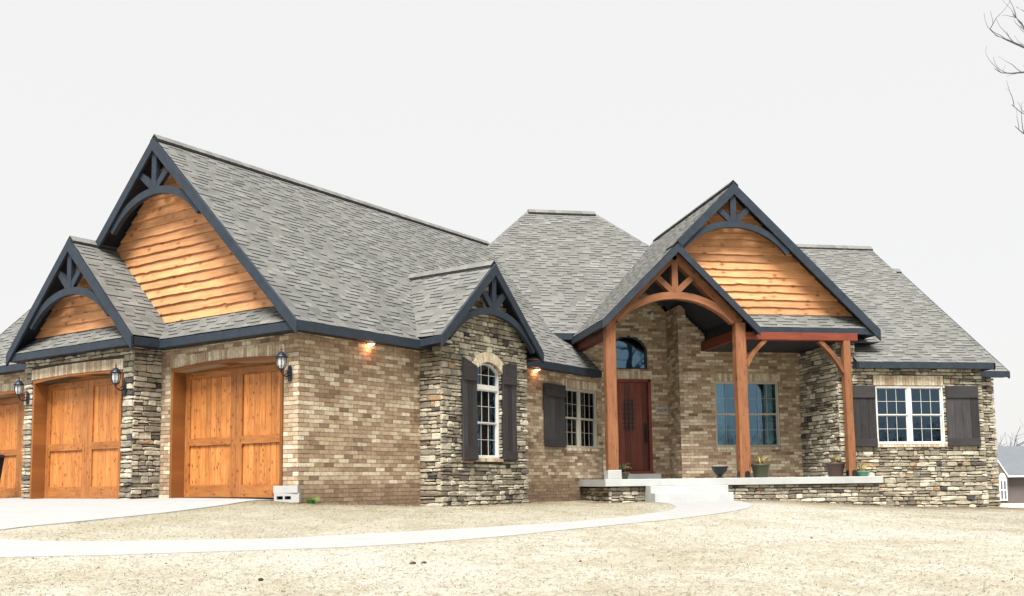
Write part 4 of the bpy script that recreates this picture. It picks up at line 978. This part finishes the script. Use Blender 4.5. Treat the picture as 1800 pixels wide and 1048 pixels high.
# bin at the left edge
P = FF.P(9.52, 0, .62); gz = th(P[0], P[1])+.05
t = thing('wheeled_bin', 'black wheeled rubbish bin before the leftmost garage door, mostly cut off', 'bin', (P[0], P[1], gz), BR)
def frustum(mb, w0, d0, w1, d1, z0, z1, **k):
    vs = [(-w0, -d0, z0), (w0, -d0, z0), (w0, d0, z0), (-w0, d0, z0), (-w1, -d1, z1), (w1, -d1, z1), (w1, d1, z1), (-w1, d1, z1)]
    return mb.add(vs, [(0, 3, 2, 1), (4, 5, 6, 7), (0, 1, 5, 4), (1, 2, 6, 5), (2, 3, 7, 6), (3, 0, 4, 7)], **k)
frustum(MB(), .22, .24, .29, .33, .04, .90).build('bin_body', M['bin'], t, local=True)
mb = frustum(MB(), .31, .35, .28, .32, .90, .96); mb.tube([(-.33, -.2, .93), (-.36, 0, .95), (-.33, .2, .93)], [.018]*3); mb.build('lid', M['bin'], t, local=True)
for y_ in (-.2, .2):
    mb = MB(); mb.tube([(.20, y_-.03, .10), (.20, y_+.03, .10)], [.10, .10], 16); mb.build('wheel', M['black'], t, local=True)
# plants on the porch
def blades(mb, n, h, spread, wd, droop, tone=(.2, .9), z0=0., seed=1):
    r = random.Random(seed)
    for _ in range(n):
        a = r.uniform(0, 6.28); L = h*r.uniform(.5, 1); s = spread*r.uniform(.2, 1); b = r.uniform(0, .05); pts = []
        for i in range(5):
            q = i/4; rad = b+s*q**1.5; pts.append((rad*math.cos(a), rad*math.sin(a), z0+L*q-droop*L*q**3))
        ta = (-math.sin(a), math.cos(a)); vs = []; fs = []
        for i, p in enumerate(pts):
            w_ = wd*(1-i/4)**.7+.0008; vs += [(p[0]-ta[0]*w_, p[1]-ta[1]*w_, p[2]), (p[0]+ta[0]*w_, p[1]+ta[1]*w_, p[2]+.002)]
        for i in range(4): fs.append((2*i, 2*i+1, 2*i+3, 2*i+2))
        mb.add(vs, fs, r.uniform(*tone))
    return mb
def planter(label, loc, r0, r1, h, mat, plant=None, foot=False, cat='planter'):
    t = thing('potted_plant' if plant else 'urn_planter', label, cat, loc)
    if foot: pr = [(r0*.8, 0), (r0*.85, .012), (r0*.5, .03), (r0*.35, .05), (r0*.6, .07), (r1*.78, h*.55), (r1*.98, h*.9), (r1*1.06, h*.96), (r1*1.06, h), (r1*.92, h), (r1*.9, h*.94)]
    else: pr = [(r0, 0), (r0*1.02, .01), (r0+(r1-r0)*.8, h*.78), (r1*.98, h*.82), (r1*1.04, h*.9), (r1*1.05, h), (r1*.93, h), (r1*.9, h*.93)]
    MB().lathe(pr, 24).build('pot', mat, t, local=True, smooth=True)
    MB().lathe([(r1*.9, h*.90), (r1*.4, h*.93)], 16).build('soil', M['soilm'], t, local=True)
    if plant:
        for (n, ph, sp, wd, dr, mt, sd_, nm) in plant: blades(MB(), n, ph, sp, wd, dr, z0=h*.9, seed=sd_).build(nm, mt, t, local=True)
    return t
planter('dark pot of spiky green leaves with yellow tips left of the front door', (6.98, 23.15, .018), .13, .19, .16, M['pot3'], [(46, .34, .20, .012, .25, M['leaf'], 3, 'leaves'), (12, .50, .34, .008, .55, M['deadleaf'], 5, 'dry_blades')])
planter('small dark footed urn standing left of the middle porch post', (9.33, 22.85, .018), .12, .20, .28, M['pot1'], None, True, 'urn')
planter('round dark glazed pot with dry grass right of the middle porch post', (10.42, 22.95, .018), .16, .225, .33, M['pot3'], [(60, .34, .24, .006, .35, M['deadleaf'], 8, 'dry_grass'), (30, .18, .2, .012, .4, M['leaf'], 9, 'leaves')])
planter('brown tapered pot with pale dry grass left of the right porch post', (12.38, 22.95, .018), .165, .225, .345, M['pot2'], [(70, .34, .2, .006, .4, M['deadleaf'], 12, 'dry_grass'), (34, .30, .17, .010, .3, M['leaf'], 13, 'leaves')])
planter('low teal bowl of straw-coloured blades at the right end of the porch', (13.0, 22.76, .018), .10, .17, .12, M['teal'], [(34, .42, .36, .009, .75, M['deadleaf'], 15, 'dry_blades')], cat='planter')
# grass tuft at the corner
P = FS.P(.22, 0, .12)
o = blades(MB(), 90, .14, .16, .006, .2, seed=30).build('grass_tuft', M['grass']); o.location = (P[0], P[1], th(P[0], P[1])); tagm(o, 'small bright green grass tuft at the foot of the brick corner', 'grass')

# ---- straw and clods over the soil
rs = np.random.RandomState(4)
in_path = paved
def scatter(n, seed):
    rs = np.random.RandomState(seed); d = 7.5+17*rs.rand(n)**1.15; lat = (rs.rand(n)-.5)*1.12*d
    p = np.outer(d, CF[:2]/np.linalg.norm(CF[:2]))+np.outer(lat, np.array([CF[1], -CF[0]])/np.linalg.norm(CF[:2]))
    x, y = p[:, 0], p[:, 1]; k = ~in_path(x, y)
    u = (x-A[0])*G2[0]+(y-A[1])*G2[1]; s = (x-A[0])*G1[0]+(y-A[1])*G1[1]
    inside = ((u > -.02) & (s > 0)) | ((s > 3.35) & (s < 6.5) & (u > -.6)) | ((y > 22.6) & (x > 6.5)) | ((y > 21.9) & (x > 7.4) & (x < 9.4)); k &= ~inside
    return x[k], y[k]
x, y = scatter(60000, 8); z = terrain(x, y)+rough_z(x, y)
n = len(x); a = rs.rand(n)*6.28; L = rs.uniform(.02, .075, n); w = rs.uniform(.002, .0055, n); up_ = rs.uniform(.0, .02, n)
v0 = np.stack([x-np.cos(a)*L/2-np.sin(a)*w, y-np.sin(a)*L/2+np.cos(a)*w, z+.004], 1); v1 = np.stack([x-np.cos(a)*L/2+np.sin(a)*w, y-np.sin(a)*L/2-np.cos(a)*w, z+.006], 1)
v2 = np.stack([x+np.cos(a)*L/2, y+np.sin(a)*L/2, z+.006+up_], 1)
vs = np.stack([v0, v1, v2], 1).reshape(-1, 3)
tone = np.clip(rs.beta(1.6, 1.2, n), 0, 1)
o = mesh_obj('straw', vs, [(3*i, 3*i+1, 3*i+2) for i in range(n)], M['straw'], None, tone.tolist()); o['kind'] = 'stuff'; tagm(o, 'short dry straw and dead grass strewn over the bare lawn', 'straw')
x, y = scatter(7000, 19); z = terrain(x, y)+rough_z(x, y); mb = MB()
for i in range(len(x)):
    r = rs.uniform(.004, .011)*(2.6 if rs.rand() < .02 else 1); vs = []
    for k in range(5): q = k*1.2566+rs.rand()*.5; vs.append((x[i]+r*math.cos(q)*rs.uniform(.7, 1.2), y[i]+r*math.sin(q)*rs.uniform(.7, 1.2), z[i]-.003))
    vs.append((x[i], y[i], z[i]+r*rs.uniform(.4, .8))); mb.add(vs, [(0, 1, 5), (1, 2, 5), (2, 3, 5), (3, 4, 5), (4, 0, 5)], float(rs.rand()))
o = mb.build('soil_clods', M['clod'], kind='stuff'); tagm(o, 'small clods and pebbles of soil scattered over the lawn', 'clods')
def rock(loc, r, label):
    bm = bmesh.new(); bmesh.ops.create_icosphere(bm, subdivisions=2, radius=r)
    for v in bm.verts:
        v.co *= 1+.25*math.sin(v.co.x*60+v.co.y*40)*.6+RNG.uniform(-.12, .12); v.co.z *= .55
    me = bpy.data.meshes.new('rock'); bm.to_mesh(me); bm.free(); me.materials.append(M['clod']); o = bpy.data.objects.new('rock', me); COL.objects.link(o)
    o.location = (loc[0], loc[1], th(*loc)+r*.25); tagm(o, label, 'rock')
rock((.90, 10.60), .036, 'larger clod of the pair in the middle of the lawn'); rock((1.02, 10.64), .030, 'smaller clod, right of the pair in the middle of the lawn'); rock((-.60, 9.75), .026, 'lone dark clod on the lawn below the left part of the path')

# ------------------------------------------------------------------ trees
def grow(mb, p, d, L, r, lv, rr, gravity=.0, seg=6, spread=.6, kids=(2, 4), minr=.003):
    n = 4 if lv > 1 else 3; pts = [Vector(p)]; dd = Vector(d).normalized(); rads = [r]
    for i in range(n):
        dd = (dd+Vector((rr.gauss(0, .16), rr.gauss(0, .16), rr.gauss(0, .12)+gravity))).normalized()
        pts.append(pts[-1]+dd*L/n); rads.append(max(minr, r*(1-.45*(i+1)/n)))
    mb.tube(pts, rads, seg if lv > 2 else 4 if lv > 1 else 3)
    if lv <= 0: return
    for k in range(rr.randint(*kids)):
        i = rr.randint(1, n); side = Vector((rr.gauss(0, 1), rr.gauss(0, 1), rr.gauss(0, .8))).normalized()
        grow(mb, pts[i], dd*(1-spread)+side*spread, L*rr.uniform(.5, .75), rads[i]*.62, lv-1, rr, gravity, seg, spread, kids, minr)
    grow(mb, pts[-1], dd, L*.7, rads[-1]*.9, lv-1, rr, gravity, seg, spread, kids, minr)
# large bare tree whose trunk stands just outside the right edge
rr = random.Random(5)
T = thing('bare_tree', 'bare tree reaching thin twigs in from the top right edge of the picture', 'tree', (11.95, 13.6, th(11.95, 13.6)))
tb = Vector(T.location); mb = MB(); mb.tube([(0, 0, -.2), (.05, 0, 2.0), (0, .1, 4.5), (.1, 0, 7.5), (.15, .05, 10)], [.20, .16, .12, .08, .03], 10); mb.build('trunk', M['bark'], T, local=True, smooth=True)
mb = MB()
def limb(start, pts, r, twigs):
    P_ = [Vector(start)]+[Vector(q)-tb for q in pts]; n = len(P_); mb.tube(P_, [max(.004, r*(1-.85*i/(n-1))) for i in range(n)], 5)
    for i in range(1, n):
        for k in range(twigs):
            t_ = rr.random(); q = P_[i-1].lerp(P_[i], t_); dirv = (P_[i]-P_[i-1]).normalized()
            grow(mb, q, dirv*.75+Vector((rr.gauss(0, .35), rr.gauss(0, .5), rr.uniform(.1, .7))), rr.uniform(.16, .34), .006, 1, rr, .05, 4, .5, (0, 1), .0022)
def px3(x_, y_, d_):                     # a spot in the crown, given where it stands in front of the camera
    v = CF+CR*(x_-CX)/FPX-CU*(y_-CY)/FPX; return tuple(v*d_)
limb((.05, 0, 6.2), [px3(1830, 88, 13.2), px3(1800, 83, 13.3), px3(1770, 70, 13.3), px3(1752, 63, 13.4), px3(1740, 52, 13.4)], .024, 1)
limb((.05, 0, 6.6), [px3(1840, 90, 13.8), px3(1806, 60, 13.9), px3(1795, 40, 13.9), px3(1780, 25, 14)], .022, 2)
limb((.05, 0, 5.8), [px3(1840, 122, 13.0), px3(1800, 127, 13.0), px3(1778, 129, 13.1), px3(1760, 128, 13.1), px3(1748, 121, 13.2)], .018, 1)
limb((.05, 0, 5.2), [px3(1850, 225, 13.4), px3(1815, 208, 13.4), px3(1795, 198, 13.4), px3(1778, 184, 13.5)], .016, 1)
limb((.05, 0, 5.0), [px3(1850, 260, 13.2), px3(1815, 242, 13.2), px3(1798, 234, 13.2), px3(1784, 222, 13.3)], .022, 1)
limb((.05, 0, 7.0), [px3(1850, 40, 13.4), px3(1815, 25, 13.4), px3(1800, 20, 13.4), px3(1786, 12, 13.5)], .014, 0)
for k in range(13):
    a = rr.uniform(-1.25, .05); z_ = 3.4+.48*k; grow(mb, (0.05, 0, z_), (math.cos(a), math.sin(a), rr.uniform(.25, .9)), rr.uniform(1.1, 1.7), .05-.002*k, 3, rr, .04, 5, .5, (1, 3), .004)
mb.build('branches', M['bark'], T, local=True)
def bare_tree(loc, h, seed, label, lv=4, group=None, lean=.0, r=.022):
    rr = random.Random(seed); t = thing('bare_tree', label, 'tree', (loc[0], loc[1], th(*loc)-.1), 0, group)
    mb = MB(); mb.tube([(0, 0, 0), (lean, 0, h*.18), (lean*1.5, 0, h*.36), (lean*2, 0, h*.5)], [h*r, h*r*.8, h*r*.65, h*r*.5], 8); mb.build('trunk', M['bark'], t, local=True)
    mb = MB()
    for k in range(7):
        a = rr.uniform(0, 6.28); z_ = h*rr.uniform(.26, .5); grow(mb, (lean*1.6, 0, z_), (math.cos(a)*.8, math.sin(a)*.8, rr.uniform(.5, 1.2)), h*rr.uniform(.22, .3), h*r*.42, lv-1, rr, .06, 5, .5, (2, 3), h*.0011)
    mb.build('branches', M['bark'], t, local=True); return t
bare_tree((46.6, 63.2), 6.6, 21, 'small knobbly bare tree rising behind the roof of the neighbouring house', 3, r=.022)
bare_tree((30.9, 30.2), 10.5, 22, 'taller bare tree beyond the lawn at the right edge', 4, r=.008)

# ------------------------------------------------------------------ neighbouring house
nx, ny = 33.6, 45.6; nz = -1.85
t = thing('neighbour_house', 'distant grey-roofed brown house behind the right end of the ranch house', 'house', (nx, ny, nz))
ang = .12; UX = np.array([math.cos(ang), -math.sin(ang), 0]); UY = np.array([math.sin(ang), math.cos(ang), 0])
FN = Fr((0, 0, 0), UX, Z3, -UY)
def lb(name, mat, *q, **k): return MB().rect(FN, *q, **k).build(name, M[mat], t, local=True)
wl = lb('wall', 'nwall', -.55, 14, -.5, 1.85, -6, 0)
vs = [FN.P(-.9, 1.82, .35), FN.P(14.3, 1.82, .35), FN.P(13.0, 3.42, -3.0), FN.P(.45, 3.42, -3.0), FN.P(14.3, 1.82, -6.35), FN.P(-.9, 1.82, -6.35)]
rf = mesh_obj('roof', vs, [(0, 1, 2, 3), (1, 4, 2), (4, 5, 3, 2), (5, 0, 3), (0, 5, 4, 1)], M['nroof'], t, local=True)
lb('fascia_board', 'nwhite', .0, 14.3, 1.76, 1.83, .34, .38)
mb = MB(); mb.prism(FN, [(-.9, -.4), (.12, -.4), (.12, 1.85), (-.42, 2.7), (-.9, 2.0)], -.5, .40); mb.build('entry_gable', M['nwall'], t, local=True)
aw = MB(); pts = [(-.36, .60), (.02, .60), (.02, 1.55)]+[(-.17+.19*math.cos(a), 1.55+.42*math.sin(a)) for a in np.linspace(.2, math.pi-.2, 7)]+[(-.36, 1.55)]
aw.prism(FN, pts, .4, .46); win = aw.build('window', M['nwhite'], t, local=True)
for a, b, c, d in ((-.31, -.20, .68, 1.10), (-.14, -.03, .68, 1.10), (-.31, -.20, 1.17, 1.58), (-.14, -.03, 1.17, 1.58)): MB().rect(FN, a, b, c, d, .461, .47).build('pane', M['nroof'], win, local=True)
def dormer(u, v, w_, h_, d_):
    mb = MB(); mb.prism(FN, [(u-w_, v), (u+w_, v), (u, v+h_)], d_-.9, d_); dd = mb.build('dormer', M['nroof'], t, local=True)
    m2 = MB(); m2.bar(FN, (u-w_, v), (u, v+h_), .06, d_, d_+.05); m2.bar(FN, (u+w_, v), (u, v+h_), .06, d_, d_+.05); m2.build('white_rake', M['nwhite'], dd, local=True)
dormer(.12, 2.50, .15, .38, -.9); dormer(.52, 3.05, .15, .42, -1.9)
MB().bar(FN, (-.45, 2.72), (.14, 1.80), .045, .42, .46).build('white_rake', M['nwhite'], t, local=True)
for k, (a, b) in enumerate(((-.6, 1.05), (1.2, 2.9))):
    mb = MB(); mb.rect(FN, a, b, -.25, .08, -.12, 0); o = mb.build('edging_board', M['curb']); o.location = (nx-3.6, ny-5.6, th(nx-3.6, ny-5.6)+.20)
    tagm(o, ('low pale edging board nearest the stone wall at the far right', 'low pale edging board running out of the right edge of the picture')[k], 'edging')
# shrubs and woods on the skyline, and the bare woods across the street that the windows mirror
def woods(name, label, spots, h, seed, dens=60, mat='wood_far'):
    rr = random.Random(seed); mb = MB()
    for (x_, y_) in spots:
        z_ = th(x_, y_)
        for k in range(dens):
            a = rr.uniform(0, 6.28); H_ = h*rr.uniform(.35, 1); bx, by = x_+rr.gauss(0, 1.2), y_+rr.gauss(0, 1.2)
            q = Vector((bx+rr.gauss(0, H_*.14), by+rr.gauss(0, H_*.14), z_+H_))
            mb.tube([(bx, by, z_-.3), tuple(Vector((bx, by, z_)).lerp(q, .5)+Vector((rr.gauss(0, .2), 0, 0))), tuple(q)], [h*.006, h*.004, h*.0015], 3)
            for m in range(4):
                s_ = Vector((bx, by, z_)).lerp(q, rr.uniform(.3, .9)); e_ = s_+Vector((rr.gauss(0, h*.09), rr.gauss(0, h*.09), rr.uniform(.05, .16)*h))
                mb.tube([tuple(s_), tuple(e_)], [h*.003, h*.001], 3)
    o = mb.build(name, M[mat], kind='stuff'); tagm(o, label, 'woods')
woods('far_woods', 'hazy line of bare woods on the skyline behind the neighbouring house', [(44+3*i, 66+i*.6) for i in range(14)], 5.2, 3, 40)
woods('street_woods', 'bare woods across the street facing the house', [(-46+3.2*i, -34+3*math.sin(i*.9)) for i in range(34)], 8.0, 4, 55, 'wood_near')
